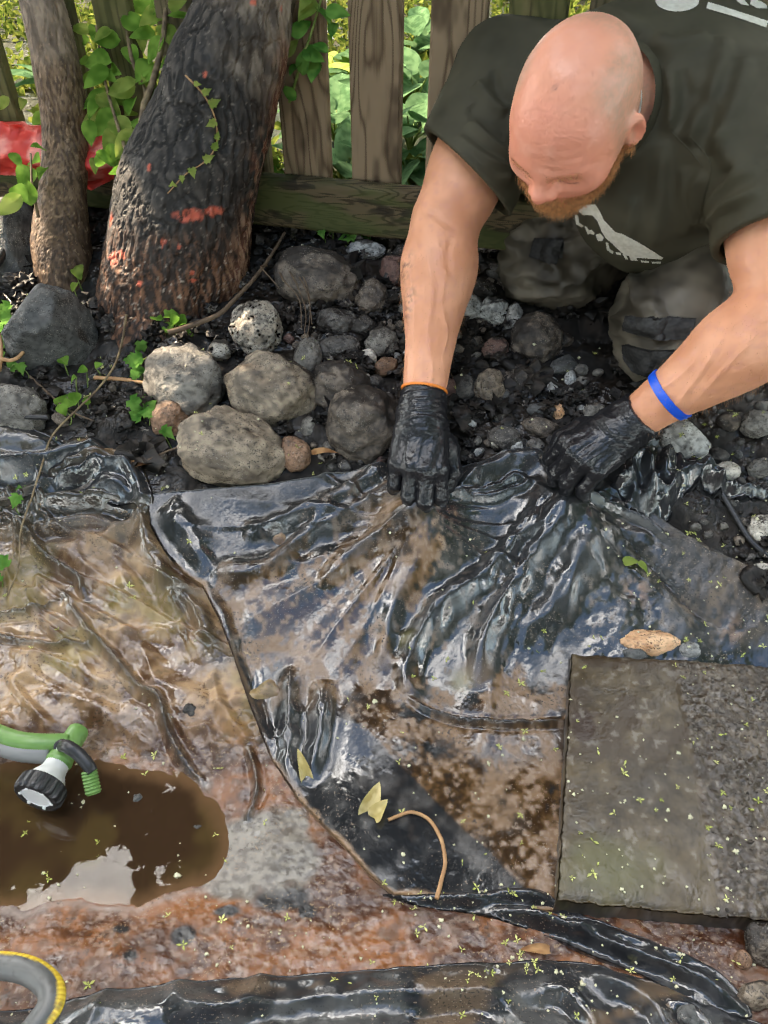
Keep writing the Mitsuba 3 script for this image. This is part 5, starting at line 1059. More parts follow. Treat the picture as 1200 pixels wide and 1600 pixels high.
def head_sdf(p):
    q = (p - HC) @ HM.T / HS
    m = q * [1, 1, 1]; m[:, 0] = np.abs(m[:, 0])
    d = ell(q, (0, -.008, .0), (.0765, .098, .084))
    d = smin(d, ell(q, (0, .034, -.028), (.066, .066, .070)), .03)
    d = smin(d, ell(q, (0, .036, -.068), (.054, .054, .048)), .03)          # jaw
    d = smin(d, ell(m, (.043, .060, -.042), (.024, .026, .020)), .02)       # cheekbones
    d = smin(d, rcone(m, (.008, .089, -.014), (.042, .074, -.014), .0135, .012), .014)   # brow
    d = smax(d, -ell(m, (.033, .099, -.029), (.019, .015, .011)), .012)     # eye sockets
    d = smin(d, ell(m, (.032, .0775, -.028), (.0145, .0135, .0110)), .004)   # lids
    d = smin(d, rcone(q, (0, .092, -.020), (0, .114, -.040), .0085, .0108), .010)
    d = smin(d, ell(m, (.0122, .104, -.044), (.0088, .0100, .0082)), .006)
    d = smin(d, ell(q, (0, .086, -.066), (.026, .014, .012)), .012)
    d = smin(d, ell(q, (0, .075, -.086), (.026, .022, .018)), .02)
    # ear: flattened shell with a rim and a bowl
    e = (m - [.0735, -.002, -.034]) / .86
    ca, sa = math.cos(.5), math.sin(.5)
    e = np.stack([e[:, 0] * ca + e[:, 1] * sa * .9, e[:, 1] * ca - e[:, 0] * sa, e[:, 2]], 1)
    ear = ell(e, (.004, -.004, 0), (.0085, .0185, .031))
    rr = np.sqrt((e[:, 1] / .6 + .006) ** 2 + (e[:, 2]) ** 2) - .0255
    rim = np.sqrt(rr ** 2 + (e[:, 0] - .009) ** 2) - .0042
    ear = smin(ear, np.where(e[:, 2] > -.022, rim, rim + .003), .004)
    ear = smax(ear, -ell(e, (.0135, -.002, -.002), (.0095, .011, .018)), .003)
    d = smin(d, ear * .86, .006)
    return d * HS
def arm_sdf(p, S, E, W, sgn):
    back = unit(E - (S + W) / 2)                                     # elbow side
    d = rcone(p, S, E, .064, .047)
    m1 = S * .38 + E * .62
    d = smin(d, ell2(p, m1 - back * .014, unit(E - S), .105, .048), .03)       # biceps
    d = smin(d, ell2(p, m1 + back * .018, unit(E - S), .10, .038), .03)        # triceps
    f1 = E * .74 + W * .26
    d = smin(d, rcone(p, E, f1, .044, .050), .02)
    d = smin(d, rcone(p, f1, W, .048, .0295), .03)
    n = unit(np.cross(unit(W - E), back))
    d = smin(d, ell2(p, E * .76 + W * .24 + n * .014 * sgn, unit(W - E), .100, .041), .03)
    d = smin(d, ell2(p, E * .72 + W * .28 - n * .010 * sgn + back * .01, unit(W - E), .11, .040), .03)
    return d
def ell2(p, c, ax, ra, rb):
    q = p - c; t = q @ ax; r = np.linalg.norm(q - t[:, None] * ax, axis=1)
    k0 = np.hypot(t / ra, r / rb); k1 = np.hypot(t / ra ** 2, r / rb ** 2)
    return k0 * (k0 - 1) / np.maximum(k1, 1e-9)
def torso_sdf(p, g=0.0):
    d = ell(p, tw(0, .16, -.030), (.185 + g, .235 + g, .150 + g), TM)
    d = smin(d, ell(p, tw(0, .35, .015), (.165 + g, .22 + g, .128 + g), TM), .08)
    d = smin(d, rcone(p, SR, SL, .055 + g, .055 + g), .08)
    d = smin(d, rcone(p, NB, SR * .75 + NB * .25, .062 + g, .058 + g), .07)
    d = smin(d, rcone(p, NB, SL * .75 + NB * .25, .062 + g, .058 + g), .07)
    m = (p - NB) @ TM.T; m[:, 0] = np.abs(m[:, 0])
    d = smin(d, ell(m, (.085, .13, .085), (.085 + g, .085 + g, .045 + g)), .05)            # chest
    return d
def neck_sdf(p, g=0.0):
    return rcone(p, hw(0, -.032, -.055), NB + ap * -.01, .057 + g, .066 + g)
def body_sdf(p):
    d = torso_sdf(p, -.012)
    d = smin(d, arm_sdf(p, SR, ER, WR, 1), .03)
    d = smin(d, arm_sdf(p, SL, EL, WL, -1), .03)
    d = smin(d, neck_sdf(p), .03)
    return smin(d, head_sdf(p), .016)
lo = np.min([SR, ER, WR, SL, EL, WL, HC, HIP], 0) - .16; hi = np.max([SR, ER, WR, SL, EL, WL, HC, HIP], 0) + .17
t0 = time.time()
body = sdf_mesh(body_sdf, lo, hi, .0042)
bv, bn = body.vertices, vnormals(body)
# veins, tendons and skin unevenness
def seg_ridge(v, pts, w, h):
    st = np.linalg.norm(np.diff(pts, axis=0), axis=1); br = np.nonzero(st > 4 * np.median(st) + .004)[0]
    if len(br):
        cuts = np.split(pts, br + 1); pts = max(cuts, key=len)
        if len(pts) < 4: return 0.0
    d, t = polydist(v, pts); return h * np.exp(-(d / w) ** 2) * np.clip(np.minimum(t, 1 - t) / .15, 0, 1) ** .5
disp = .0016 * (nfbm(bv * 45, 3, 5) - .5) + .0022 * (nfbm(bv * 22, 2, 6) - .5)
for uvs, w, h in (([(668, 400), (676, 460), (668, 520), (676, 580), (668, 622)], .0030, .0026), ([(700, 420), (690, 470), (699, 520), (690, 560)], .0028, .0024), ([(640, 420), (648, 480), (644, 540)], .003, .0018),
                  ([(706, 372), (700, 400), (704, 430)], .004, -.003), ([(1090, 560), (1060, 590), (1030, 610)], .003, .0024), ([(1130, 530), (1090, 590), (1050, 640)], .0032, .0026), ([(1135, 380), (1140, 425), (1158, 462)], .0032, .0026),
                  ([(1185, 520), (1120, 590), (1060, 655)], .003, .0022), ([(668, 330), (700, 350), (716, 362)], .005, -.0018),
                  ([(838, 262), (870, 268), (905, 262), (940, 255)], .0026, -.0013), ([(830, 246), (870, 252), (915, 244)], .0026, -.0011), ([(822, 230), (870, 238), (920, 226)], .0026, -.0009)):
    q = shoot(body, np.array(smooth_line(uvs, 12))); q = q[~np.isnan(q).any(1)]
    if len(q) > 3: disp = disp + seg_ridge(bv, q, w, h)
body.vertices = bv + bn * disp[:, None]; bv = body.vertices
hq = (bv - HC) @ HM.T / HS
isH = np.exp(-np.clip(np.linalg.norm(hq, axis=1) - .15, 0, 1) / .02)
b1, b2 = nfbm(bv * 28, 3, 91), nfbm(bv * 130, 2, 92)
skin = lerp3((.59, .265, .145), (.69, .335, .195), sstep(.30, .70, b1))
skin = lerp3(skin, (.60, .27, .19), sstep(.52, .72, b2) * .5)
skin = lerp3(skin, (.77, .335, .225), isH * .65)
red = isH * (sstep(.02, .075, hq[:, 1]) * .55 + .15 * sstep(.5, .65, b1))
red = np.maximum(red, isH * sstep(.070, .080, np.abs(hq[:, 0])) * sstep(.03, .0, np.abs(hq[:, 2] + .036)) * .9)      # ears
red = np.maximum(red, isH * sstep(.100, .118, hq[:, 1]) * .75)                                                       # nose
skin = lerp3(skin, (.70, .245, .165), np.clip(red * .75, 0, .8))
stub = isH * sstep(.035, .060, np.abs(hq[:, 0])) * sstep(.050, .02, hq[:, 1]) * sstep(-.09, -.04, hq[:, 2]) * sstep(.078, .072, np.abs(hq[:, 0]) - .004)
stub = np.maximum(stub, isH * sstep(-.03, -.07, hq[:, 1]) * .8)
skin = lerp3(skin, (.36, .25, .17), stub * (.38 + .30 * sstep(.3, .7, nfbm(bv * 420, 2, 94))))
blow = isH * sstep(.036, .030, np.abs(hq[:, 2] + .010 - .004)) * 0
skin = lerp3(skin, (.42, .22, .12), isH * np.exp(-((hq[:, 2] + .0135) / .005) ** 2) * .5 * sstep(.06, .072, hq[:, 1]) * (np.abs(hq[:, 0]) < .05) * (np.abs(hq[:, 0]) > .012) * .5 * (.5 + b2))
eye_ = isH * np.exp(-((hq[:, 2] + .0335) / .0016) ** 2) * sstep(.072, .078, hq[:, 1]) * sstep(.047, .043, np.abs(hq[:, 0])) * sstep(.017, .021, np.abs(hq[:, 0]))
skin = lerp3(skin, (.16, .065, .045), eye_ * .85)
skin = lerp3(skin, (.50, .19, .14), isH * np.exp(-((hq[:, 2] + .022) / .004) ** 2) * sstep(.07, .08, hq[:, 1]) * sstep(.05, .044, np.abs(hq[:, 0])) * sstep(.012, .018, np.abs(hq[:, 0])) * .5)
skin = lerp3(skin, (.20, .07, .05), isH * np.exp(-(np.linalg.norm(np.stack([np.abs(hq[:, 0]) - .0085, hq[:, 1] - .106, hq[:, 2] + .0515], 1), axis=1) / .0035) ** 2) * .9)
skin = lerp3(skin, (.82, .46, .36), isH * sstep(.50, .75, nfbm(bv * 40, 3, 96)) * .3)
q = shoot(body, [(867, 137)])[0]
skin = lerp3(skin, (.16, .07, .05), np.exp(-(np.linalg.norm(bv - q, axis=1) / .0022) ** 2))
for u, v, r, a in ((626, 392, .013, .95), (632, 420, .014, .8), (626, 450, .020, .75), (638, 470, .014, .6), (633, 500, .012, .5), (682, 605, .004, .6), (676, 596, .003, .6), (985, 630, .004, .4), (625, 500, .014, .3)):
    q = shoot(body, [(u, v)])[0]
    if not np.isnan(q).any(): skin = lerp3(skin, (.09, .05, .035), np.exp(-(np.linalg.norm((bv - q) * [1, 1, .6], axis=1) / r) ** 2) * a * sstep(.42, .62, nfbm(bv * 220, 2, 93)))
q = (bv - (ER * .5 + WR * .5)); skin = lerp3(skin, (.70, .42, .33), np.zeros(len(bv)))
def bump_skin(p, n, uv): return fbm(p.x * 300, p.y * 300, p.z * 300, 3)
def rough_skin(p, n, uv): return .22 + .26 * fbm(p.x * 60, p.y * 60, p.z * 60, 2)
bsdf('m_skin', VC, proc(rough_skin), .42, bump_skin, .0011, 5e-4)
add('person__body', body, 'm_skin', True, color=skin)
labels['person__body'] = {'label': 'bald head turned down, sunburnt skin and bare muscular forearms'}
tag('person', 'bald bearded man in a dark olive T-shirt kneeling over the liner in black gloves', 'person')

# --- shirt
def sleeve(p, S, E, t1, r0, r1, tilt):
    a, b = S, S + (E - S) * t1; return rcone(p, a, b, r0, r1), ((p - b) @ unit(unit(E - S) + tilt))
def shirt_sdf(p):
    d = torso_sdf(p, .004)
    # the front hangs loose from the chest
    d = smin(d, ell(p, tw(-.03, .28, .10), (.15, .20, .09), TM), .07)
    d = smin(d, ell(p, tw(.045, .09, .085), (.125, .15, .128), TM), .05)
    d = smin(d, neck_sdf(p, .014), .03)
    for S, E, t1, r0, r1, tilt in ((SR, ER, .66, .084, .088, cam_dir(-.45, .1, -.42)), (SL, EL, .58, .080, .079, np.zeros(3))):
        o, cut = sleeve(p, S, E, t1, r0, r1, tilt)
        bulge = rcone(p, S, S + (E - S) * (t1 + .3), r0, r1 + .003)
        arm_ = arm_sdf(p, S, E, WR if S is SR else WL, 1 if S is SR else -1)
        bulge = smax(smin(bulge, arm_ - .011, .012), cut, .004)
        d = smin(d, bulge, .045)
        inner = np.maximum(rcone(p, S + (E - S) * .35, S + (E - S) * (t1 + .4), r0 - .010, r1 - .008), -(cut + .03)); inner = np.minimum(inner, np.maximum(arm_ - .003, -(cut + .03)))
        d = smax(d, -inner, .003)
    cn = hw(0, -.032, -.055); ca = unit(cn - NB)
    cutc = ((p - (NB + ca * .086 + ap * .0)) @ unit(ca + ap * -.25))
    d = smax(d, np.where(np.linalg.norm((p - NB) - np.outer((p - NB) @ ca, ca), axis=1) < .115, cutc, -1), .004)
    d = smax(d, -np.maximum(neck_sdf(p, .007), -(cutc + .035)), .002)
    return d
slo = np.minimum(lo, HIP - .22); shi = np.maximum(hi, HIP + .2)
shirt = sdf_mesh(shirt_sdf, slo, shi, .0045)
sv, sn = shirt.vertices, vnormals(shirt)
sq = (sv - NB) @ TM.T
disp = .010 * (nfbm(sv * 14, 2, 101) - .5) + .0022 * (nfbm(np.stack([sq[:, 0] * 60, sq[:, 1] * 14, sq[:, 2] * 40], 1), 2, 102) - .5)
SH_FOLDS = [([(735, 190), (770, 225), (805, 250)], .009, .008), ([(712, 215), (760, 250), (802, 268)], .008, .007), ([(735, 165), (760, 195), (790, 215)], .008, -.006), ([(722, 250), (765, 278), (800, 280)], .007, .006), ([(745, 130), (768, 160), (792, 176)], .009, .006), ([(770, 110), (778, 145), (795, 165)], .006, -.005),
            ([(1105, 352), (1140, 320), (1190, 300)], .008, .008), ([(1100, 330), (1130, 290), (1185, 262)], .009, .007), ([(1098, 372), (1120, 340), (1160, 332)], .006, -.006), ([(1095, 345), (1110, 300), (1150, 262)], .007, -.006), ([(1090, 350), (1085, 300), (1100, 270)], .009, .006),
            ([(1040, 100), (1052, 150), (1048, 205)], .008, .006), ([(1065, 110), (1072, 160), (1058, 205)], .008, -.005), ([(1130, 60), (1118, 130), (1075, 225)], .011, .007), ([(1165, 90), (1150, 160), (1110, 240)], .012, .006), ([(1020, 60), (1050, 70), (1110, 60)], .012, .006),
            ([(1035, 220), (1030, 300), (1020, 390)], .012, .005), ([(1070, 260), (1068, 320), (1075, 370)], .009, .005), ([(990, 310), (985, 350), (980, 385)], .009, .004), ([(1000, 50), (960, 20), (900, 10)], .012, .005), ([(1130, 200), (1140, 240), (1160, 270)], .013, .007), ([(1085, 140), (1108, 180), (1094, 240)], .01, -.004)]
for uvs, w, h in SH_FOLDS:
    q = shoot(shirt, np.array(smooth_line(uvs, 16))); q = q[~np.isnan(q).any(1)]
    if len(q) > 3: disp = disp + seg_ridge(sv, q, w, h * 1.5)
disp = np.maximum(disp, -.0035)
for S_, E_, t_e, tl_ in ((SR, ER, .66, cam_dir(-.45, .1, -.42)), (SL, EL, .58, np.zeros(3))):
    b_ = S_ + (E_ - S_) * t_e; cv = (sv - b_) @ unit(unit(E_ - S_) + tl_); disp = disp * np.where(np.linalg.norm(sv - b_, axis=1) < .13, sstep(-.006, -.030, cv), 1)
shirt.vertices = sv + sn * disp[:, None]; sv = shirt.vertices
def bump_cloth(p, n, uv): return noise(p.x * 900, p.y * 900, p.z * 900)
bsdf('m_shirt', proc(lambda p, n, uv: mix(mi.Color3f(.034, .031, .018), mi.Color3f(.066, .060, .036), fbm(p.x * 24, p.y * 24, p.z * 24, 3))), .68, .32, bump_cloth, .0007, 4e-4, sheen=.2)
add('person__shirt', shirt, 'm_shirt', True)
# seams, collar band, prints: laid on the cloth
def on_shirt(uvs, off=.0012, n=None):
    uvs = np.array(uvs, float); uvs = smooth_line(uvs, n) if n else uvs
    loc, ri, ti = shirt.ray.intersects_location(np.repeat(CAM[None], len(uvs), 0), np.array([unit(at(u, v, 1) - CAM) for u, v in uvs]), multiple_hits=False)
    out = np.full((len(uvs), 3), np.nan); out[ri] = loc + shirt.face_normals[ti] * off
    return out
def decal(rings, off=.0009, step=2.0):
    """a flat print that follows the cloth"""
    ms = []
    for ring in rings:
        P = Polygon(ring).buffer(0)
        for g in getattr(P, 'geoms', [P]):
            b = np.array(g.exterior.segmentize(step).coords)[:-1]; x0, y0, x1, y1 = g.bounds
            a = np.stack(np.meshgrid(np.arange(x0, x1, step), np.arange(y0, y1, step), indexing='ij'), -1).reshape(-1, 2)
            a = a[shapely.contains_xy(g.buffer(-.5), a[:, 0], a[:, 1])] if len(a) else a
            pts = np.vstack([b, a]); tri = Delaunay(pts).simplices; c = pts[tri].mean(1); tri = tri[shapely.contains_xy(g, c[:, 0], c[:, 1])]
            v = on_shirt(pts, off); ok = ~np.isnan(v).any(1); tri = tri[ok[tri].all(1)]
            if len(tri):
                e = v[tri]; L = np.linalg.norm(e - np.roll(e, 1, 1), axis=2).max(1); tri = tri[L < .02]
                nrm = np.cross(v[tri[:, 1]] - v[tri[:, 0]], v[tri[:, 2]] - v[tri[:, 0]]); tow = ((CAM - v[tri[:, 0]]) * nrm).sum(1); tri[tow < 0] = tri[tow < 0][:, ::-1]
                used, inv = np.unique(tri, return_inverse=True)
                ms.append(trimesh.Trimesh(v[used], inv.reshape(-1, 3), process=False))
    return cat(ms) if ms else None
bsdf('m_print', proc(lambda p, n, uv: mix(mi.Color3f(.46, .44, .36), mi.Color3f(.66, .64, .56), fbm(p.x * 200, p.y * 200, p.z * 200, 2))), .6, .3)
MOUNT = [(901, 322), (915, 320), (931, 319), (938, 330), (944, 343), (952, 352), (962, 362), (975, 366), (990, 374), (1010, 385), (1036, 402), (1034, 405), (1010, 403), (990, 402), (975, 397), (965, 388), (957, 380), (947, 372), (940, 360), (934, 345), (926, 336), (912, 336), (905, 330)]
LETTERS = [[(887, 336), (898, 341), (899, 345), (889, 341)], [(899, 335), (904, 336), (906, 348), (913, 352), (910, 355), (901, 350)], [(914, 353), (918, 354), (921, 360), (925, 358), (930, 364), (928, 367), (923, 364), (919, 366)],
           [(931, 366), (938, 364), (944, 370), (942, 376), (935, 376)], [(947, 378), (951, 379), (953, 388), (960, 393), (957, 396), (949, 390)], [(962, 393), (970, 394), (971, 398), (964, 397)], [(973, 397), (978, 398), (982, 404), (978, 405)], [(983, 399), (994, 401), (997, 407), (986, 406)], [(1001, 406), (1014, 407), (1014, 410), (1002, 409)], [(1018, 408), (1032, 408), (1033, 411), (1019, 411)]]
for ring in [MOUNT] + LETTERS:
    m = decal([ring])
    if m is not None: add('person__' + number('shirt_print'), m, 'm_print', True)
t_ = np.linspace(0, 2 * np.pi, 40)
for ring in ([(1058 + 34 * math.cos(a) , 2 + 17 * math.sin(a)) for a in t_], [(1106, 4), (1120, 8), (1200, 34), (1196, 44), (1150, 28), (1103, 14)], [(1142, -4), (1160, -2), (1170, 10), (1158, 8)], [(1172, -6), (1196, -4), (1198, 14), (1182, 14), (1172, 8)]):
    m = decal([ring])
    if m is not None: add('person__' + number('shirt_print'), m, 'm_print', True)
for uvs in ([(1072, 205), (1110, 255), (1102, 300), (1090, 350)], [(1048, 205), (1075, 232), (1098, 260)]):
    q = on_shirt(uvs, .0002, 20); q = q[~np.isnan(q).any(1)]
    if len(q) > 4: add('person__' + number('shirt_seam'), tube(q, .0011, 6), 'm_shirt', True)
# collar band and chain
cn = hw(0, -.032, -.055); ca = unit(cn - NB); e1 = unit(np.cross(ca, [0, 0, 1.0])); e2 = np.cross(ca, e1)
def ring_on_neck(h, g, tilt):
    out = []
    for a in np.linspace(0, 2 * np.pi, 90):
        dirv = e1 * math.cos(a) + e2 * math.sin(a)
        p = NB + ca * (h - tilt * .07 * (dirv @ ap)); r = .03
        for _ in range(20): r = min(max(r - float(neck_sdf((p + dirv * r)[None], g)[0]) * .8, .02), .09)
        out.append(p + dirv * r)
    return np.array(out)
band = []
for k in range(7):
    band.append(ring_on_neck(.078 + .0042 * k, .0175 - .0005 * abs(k - 3), -.25))
bandm = np.array(band)
vv = bandm.reshape(-1, 3); ff = grid_faces(7, 90)
add('person__collar', trimesh.Trimesh(vv, ff, process=False), 'm_shirt', True)
bsdf('m_silver', (.75, .73, .70), .22, .5, metallic=1.0)
add('person__necklace', tube(ring_on_neck(.108, .0022, -.1), .0016, 6, False), 'm_silver', True)

# --- beard and brows: strands
def strands(n, seed, region, L, down, rad=.00042):
    r = np.random.default_rng(seed); ids = np.nonzero(region)[0]; ids = r.choice(ids, n, replace=True)
    p = bv[ids] + r.normal(0, .0016, (n, 3)); nn = bn[ids]
    L = L * r.uniform(.55, 1.25, n); d = unit(down)
    dirs = nn * .55 + d * 1.0 + r.normal(0, .42, (n, 3)); dirs /= np.linalg.norm(dirs, axis=1, keepdims=True)
    t = np.linspace(0, 1, 5); ms_v, ms_f = [], []
    for k in range(5):
        c = p + dirs * (L * t[k])[:, None] + d * (L * t[k] ** 2 * .45)[:, None] + nn * (-.3 * L * t[k] ** 2)[:, None]
        u = np.cross(dirs, d); u /= np.linalg.norm(u, axis=1, keepdims=True) + 1e-9; w = np.cross(dirs, u)
        for j in range(3):
            a = j * 2.0944; ms_v.append(c + (u * math.cos(a) + w * math.sin(a)) * rad * (1.05 - .85 * t[k]))
    V = np.stack(ms_v, 1)
    base = (np.arange(n) * 15)[:, None, None]
    tri = []
    for k in range(4):
        for j in range(3):
            a, b = k * 3 + j, k * 3 + (j + 1) % 3; tri += [(a, b, b + 3), (a, b + 3, a + 3)]
    F = (base + np.array(tri)[None]).reshape(-1, 3)
    return trimesh.Trimesh(V.reshape(-1, 3), F, process=False)
inb = isH > .9
fw = hq[:, 1]; low = -hq[:, 2]
beard = inb & (np.linalg.norm(hq, axis=1) < .19) & (((low > .066) & (fw > .0)) | ((low > .045) & (fw > -.004) & (fw < .052) & (np.abs(hq[:, 0]) > .045)) | ((low > .058) & (fw > .080))) & ~((np.abs(hq[:, 0]) > .066) & (fw < .004)) & (fw < .106)
bsdf('m_beard', proc(lambda p, n, uv: mix(mi.Color3f(.26, .10, .032), mi.Color3f(.72, .38, .16), noise(p.x * 260, p.y * 260, p.z * 260))), .5, .4)
bm = cat([strands(9500, 5, beard, .0105, -hc * .7 + hf * .35, .00030), strands(2600, 6, beard & (low > .085), .014, -hc * .8 + hf * .40, .00032)])
add('person__beard', bm, 'm_beard', True); labels['person__beard'] = {'label': 'full ginger beard', 'kind': 'stuff'}
brow = inb & (np.abs(hq[:, 2] + .014) < .006) & (fw > .066) & (np.abs(hq[:, 0]) > .012) & (np.abs(hq[:, 0]) < .05)
if brow.any(): add('person__eyebrow', strands(220, 8, brow, .0055, hl * .6 - hc * .4, .00022), 'm_beard', True); labels['person__eyebrow'] = {'kind': 'stuff'}

# --- gloved hands: palm, four fingers and thumb, each its own chain
def hand_sdf(W, yd, zd, left, flex, spread=1.0, sc=1.06, E=None):
    yd = unit(yd); zd = unit(zd - yd * (np.dot(zd, yd))); xd = np.cross(yd, zd) if left else np.cross(zd, yd)     # xd: towards the thumb
    def L(x, y, z): return W + sc * (xd * x + yd * y + zd * z)
    bones = []
    K = [(.030, .092, .0), (.010, .097, .004), (-.011, .093, .002), (-.031, .084, -.005)]
    wr = [(.015, .012, 0), (.005, .01, .002), (-.006, .01, .002), (-.016, .012, -.002)]
    lens = [(.043, .026, .021), (.047, .030, .022), (.044, .028, .022), (.034, .021, .020)]
    chains = []
    for i in range(4):
        a = L(*wr[i]); k = L(*K[i]); bones.append((a, k, .0165 * sc, .0125 * sc))
        ang = 0; p = k; dirs = []
        sp = (K[i][0]) * 2.6 * spread
        ch = []
        for j in range(3):
            ang += math.radians(flex[i][j])
            dv = unit(yd * math.cos(ang) - zd * math.sin(ang) + xd * sp * (1 - .5 * j / 2))
            q = p + dv * lens[i][j] * sc; ch.append((p, q, (.0108 - .0009 * j) * sc * (0.9 if i == 3 else 1), (.0100 - .0009 * j) * sc * (.9 if i == 3 else 1))); p = q
        chains.append(ch)
    th = [L(.018, .022, -.010), L(.044, .052, -.022), L(.052, .080, -.036), L(.044, .100, -.050)]
    chains.append([(th[0], th[1], .0165 * sc, .0135 * sc), (th[1], th[2], .0125 * sc, .0115 * sc), (th[2], th[3], .0112 * sc, .0092 * sc)])
    def f(p):
        d = None
        for a, b, ra, rb in bones:
            e = rcone(p, a, b, ra, rb); d = e if d is None else smin(d, e, .014 * sc)
        d = smin(d, ell(p, L(0, .055, -.012), (.038 * sc, .042 * sc, .016 * sc), np.stack([xd, yd, zd])), .012)
        for ci, ch in enumerate(chains):
            e = None
            for a, b, ra, rb in ch:
                g = rcone(p, a, b, ra, rb); e = g if e is None else smin(e, g, .004)
            d = smin(d, e, .010 if ci == 4 else .006)
        w2 = rcone(p, L(0, .02, 0), W + (E - W) * .13, .031, .0345)
        w2 = smax(w2, (p - (W + (E - W) * .085)) @ unit(E - W), .0015)
        return smin(d, w2, .018)
    pts = np.array([L(.06, 0, 0), L(-.05, 0, 0), L(0, .19, 0), L(0, .05, -.13), L(0, .05, .04), W + (E - W) * .2] + [c[1] for ch in chains for c in ch])
    return f, pts.min(0) - .035, pts.max(0) + .035, L, (xd, yd, zd)
def make_glove(W, yd, zd, left, flex, E, seed, wr):
    f, a, b, L, fr = hand_sdf(W, yd, zd, left, flex, 1.0, .98 if left else 1.02, E)
    m = sdf_mesh(f, a, b, .0021); v, n = m.vertices, vnormals(m)
    q = (v - W) @ np.stack(fr).T
    # stretched film: wrinkles run across the wrist and fan over the knuckles
    s = nfbm(np.stack([q[:, 0] * 14, q[:, 1] * 100 + 4 * nnoise(q * 22, seed), q[:, 2] * 14], 1), 3, seed)
    d = .0030 * (1 - np.abs(2 * s - 1)) ** 2 * sstep(.075, .03, q[:, 1]) + .0012 * (nfbm(v * 160, 2, seed + 1) - .5)
    s2 = nfbm(np.stack([q[:, 0] * 100 + 3 * nnoise(q * 20, seed + 7), q[:, 1] * 14, q[:, 2] * 18], 1), 2, seed + 3)
    d = d + .0026 * (1 - np.abs(2 * s2 - 1)) ** 2 * sstep(.03, .085, q[:, 1])
    for pts, w, h in wr:
        d = d + seg_ridge(v, smooth_line([L(*p) for p in pts], 12), w, h)
    m.vertices = v + n * d[:, None]
    return m
bsdf('m_glove', (.010, .010, .012), proc(lambda p, n, uv: .17 + .26 * fbm(p.x * 90, p.y * 90, p.z * 90, 2)), .5, lambda p, n, uv: fbm(p.x * 240, p.y * 240, p.z * 240, 2), .0009, 5e-4)
gr = make_glove(WR, cam_dir(-.05, -.86, .30), cam_dir(.0, .35, .90), False, [(42, 46, 22), (34, 50, 22), (36, 48, 22), (44, 46, 20)], ER, 31, [])
gl = make_glove(WL, cam_dir(-.83, -.55, .12), cam_dir(-.02, .42, .90), True, [(58, 38, 18), (54, 42, 18), (52, 40, 18), (50, 40, 18)], EL, 47, [])
add('person__glove', gr, 'm_glove', True); labels['person__glove'] = {'label': 'black disposable glove with an orange line at its cuff'}
add('person__glove_001', gl, 'm_glove', True); labels['person__glove_001'] = {'label': 'black disposable glove below the blue wristband'}
def arm_ring(S, E, W, c, ax, g, sgn, n=64, tilt=np.zeros(3)):
    ax = unit(ax); a1 = unit(np.cross(ax, [0, .3, 1.0])); a2 = np.cross(ax, a1); out = []
    for a in np.linspace(0, 2 * np.pi, n):
        dv = a1 * math.cos(a) + a2 * math.sin(a); r = .03
        for _ in range(12): r -= float(arm_sdf((c + dv * r)[None], S, E, W, sgn)[0] - g) * .9
        out.append(c + dv * r)
    return np.array(out)
def cuff(S, E, W, t, g, width, sgn, axis=None):
    ax = unit(E - W) if axis is None else axis
    rows = []
    for k, (o, gg) in enumerate(((-.5, .0), (-.5, g), (0, g * 1.15), (.5, g), (.5, .0))):
        rows.append(arm_ring(S, E, W, W + (E - W) * t + ax * o * width, ax, gg, sgn))
    return trimesh.Trimesh(np.array(rows).reshape(-1, 3), grid_faces(5, 64), process=False)
bsdf('m_band', (.010, .085, .60), .38, .5)
bsdf('m_orange', (.75, .22, .03), .5, .4)
add('person__wristband', cuff(SL, EL, WL, .27, .0024, .0125, -1), 'm_band', 50); labels['person__wristband'] = {'label': 'blue rubber wristband'}
add('person__cuff_edge', cuff(SR, ER, WR, .098, .0030, .0035, 1), 'm_orange', 50)

# --- waders
KL, KR = at(1062, 505, 1.17), at(868, 415, 1.36)
AL, AR = KL + unit(HIP - KL) * np.array([1, 1, 0]) * .34 + np.array([.06, 0, -.03]), KR + np.array([.20, .28, -.02])
hl_, hr_ = HIP + lat * .10 - np.array([0, 0, .02]), HIP - lat * .10 - np.array([0, 0, .02])
def wader_sdf(p):
    d = smin(rcone(p, hl_, KL, .115, .082), rcone(p, KL, AL, .072, .062), .05)
    d = smin(d, smin(rcone(p, hr_, KR, .115, .080), rcone(p, KR, AR, .070, .06), .05), .03)
    return smin(d, rcone(p, hl_, hr_, .14, .14), .06)
wl = np.min([KL, KR, AL, AR, HIP], 0) - .2; wh = np.max([KL, KR, AL, AR, HIP], 0) + .2
wad = sdf_mesh(wader_sdf, wl, wh, .006)
wv, wn = wad.vertices, vnormals(wad)
rf = 1 - np.abs(2 * nfbm(wv * np.array([16, 12, 22]) + 3, 3, 111) - 1)
d = .014 * (nfbm(wv * 10, 2, 112) - .5) + .007 * (np.clip(rf - .62, 0, 1) / .38) ** 1.5 + .010 * np.clip(rf - .6, 0, 1) / .4 * (wv[:, 0] < .40) + .003 * (nfbm(wv * 50, 2, 113) - .5)
wad.vertices = wv + wn * d[:, None]
def wader_col(p, n, uv): return mix(mi.Color3f(.036, .030, .020), mi.Color3f(.125, .108, .078), smoothstep(.3, .7, fbm(p.x * 18, p.y * 18, p.z * 18, 3)))
bsdf('m_wader', proc(wader_col), proc(lambda p, n, uv: .38 + .3 * fbm(p.x * 30, p.y * 30, p.z * 30, 2)), .5, bump_cloth, .0005)
add('person__waders', wad, 'm_wader', True); labels['person__waders'] = {'label': 'muddy grey-brown waders with black knee patches'}
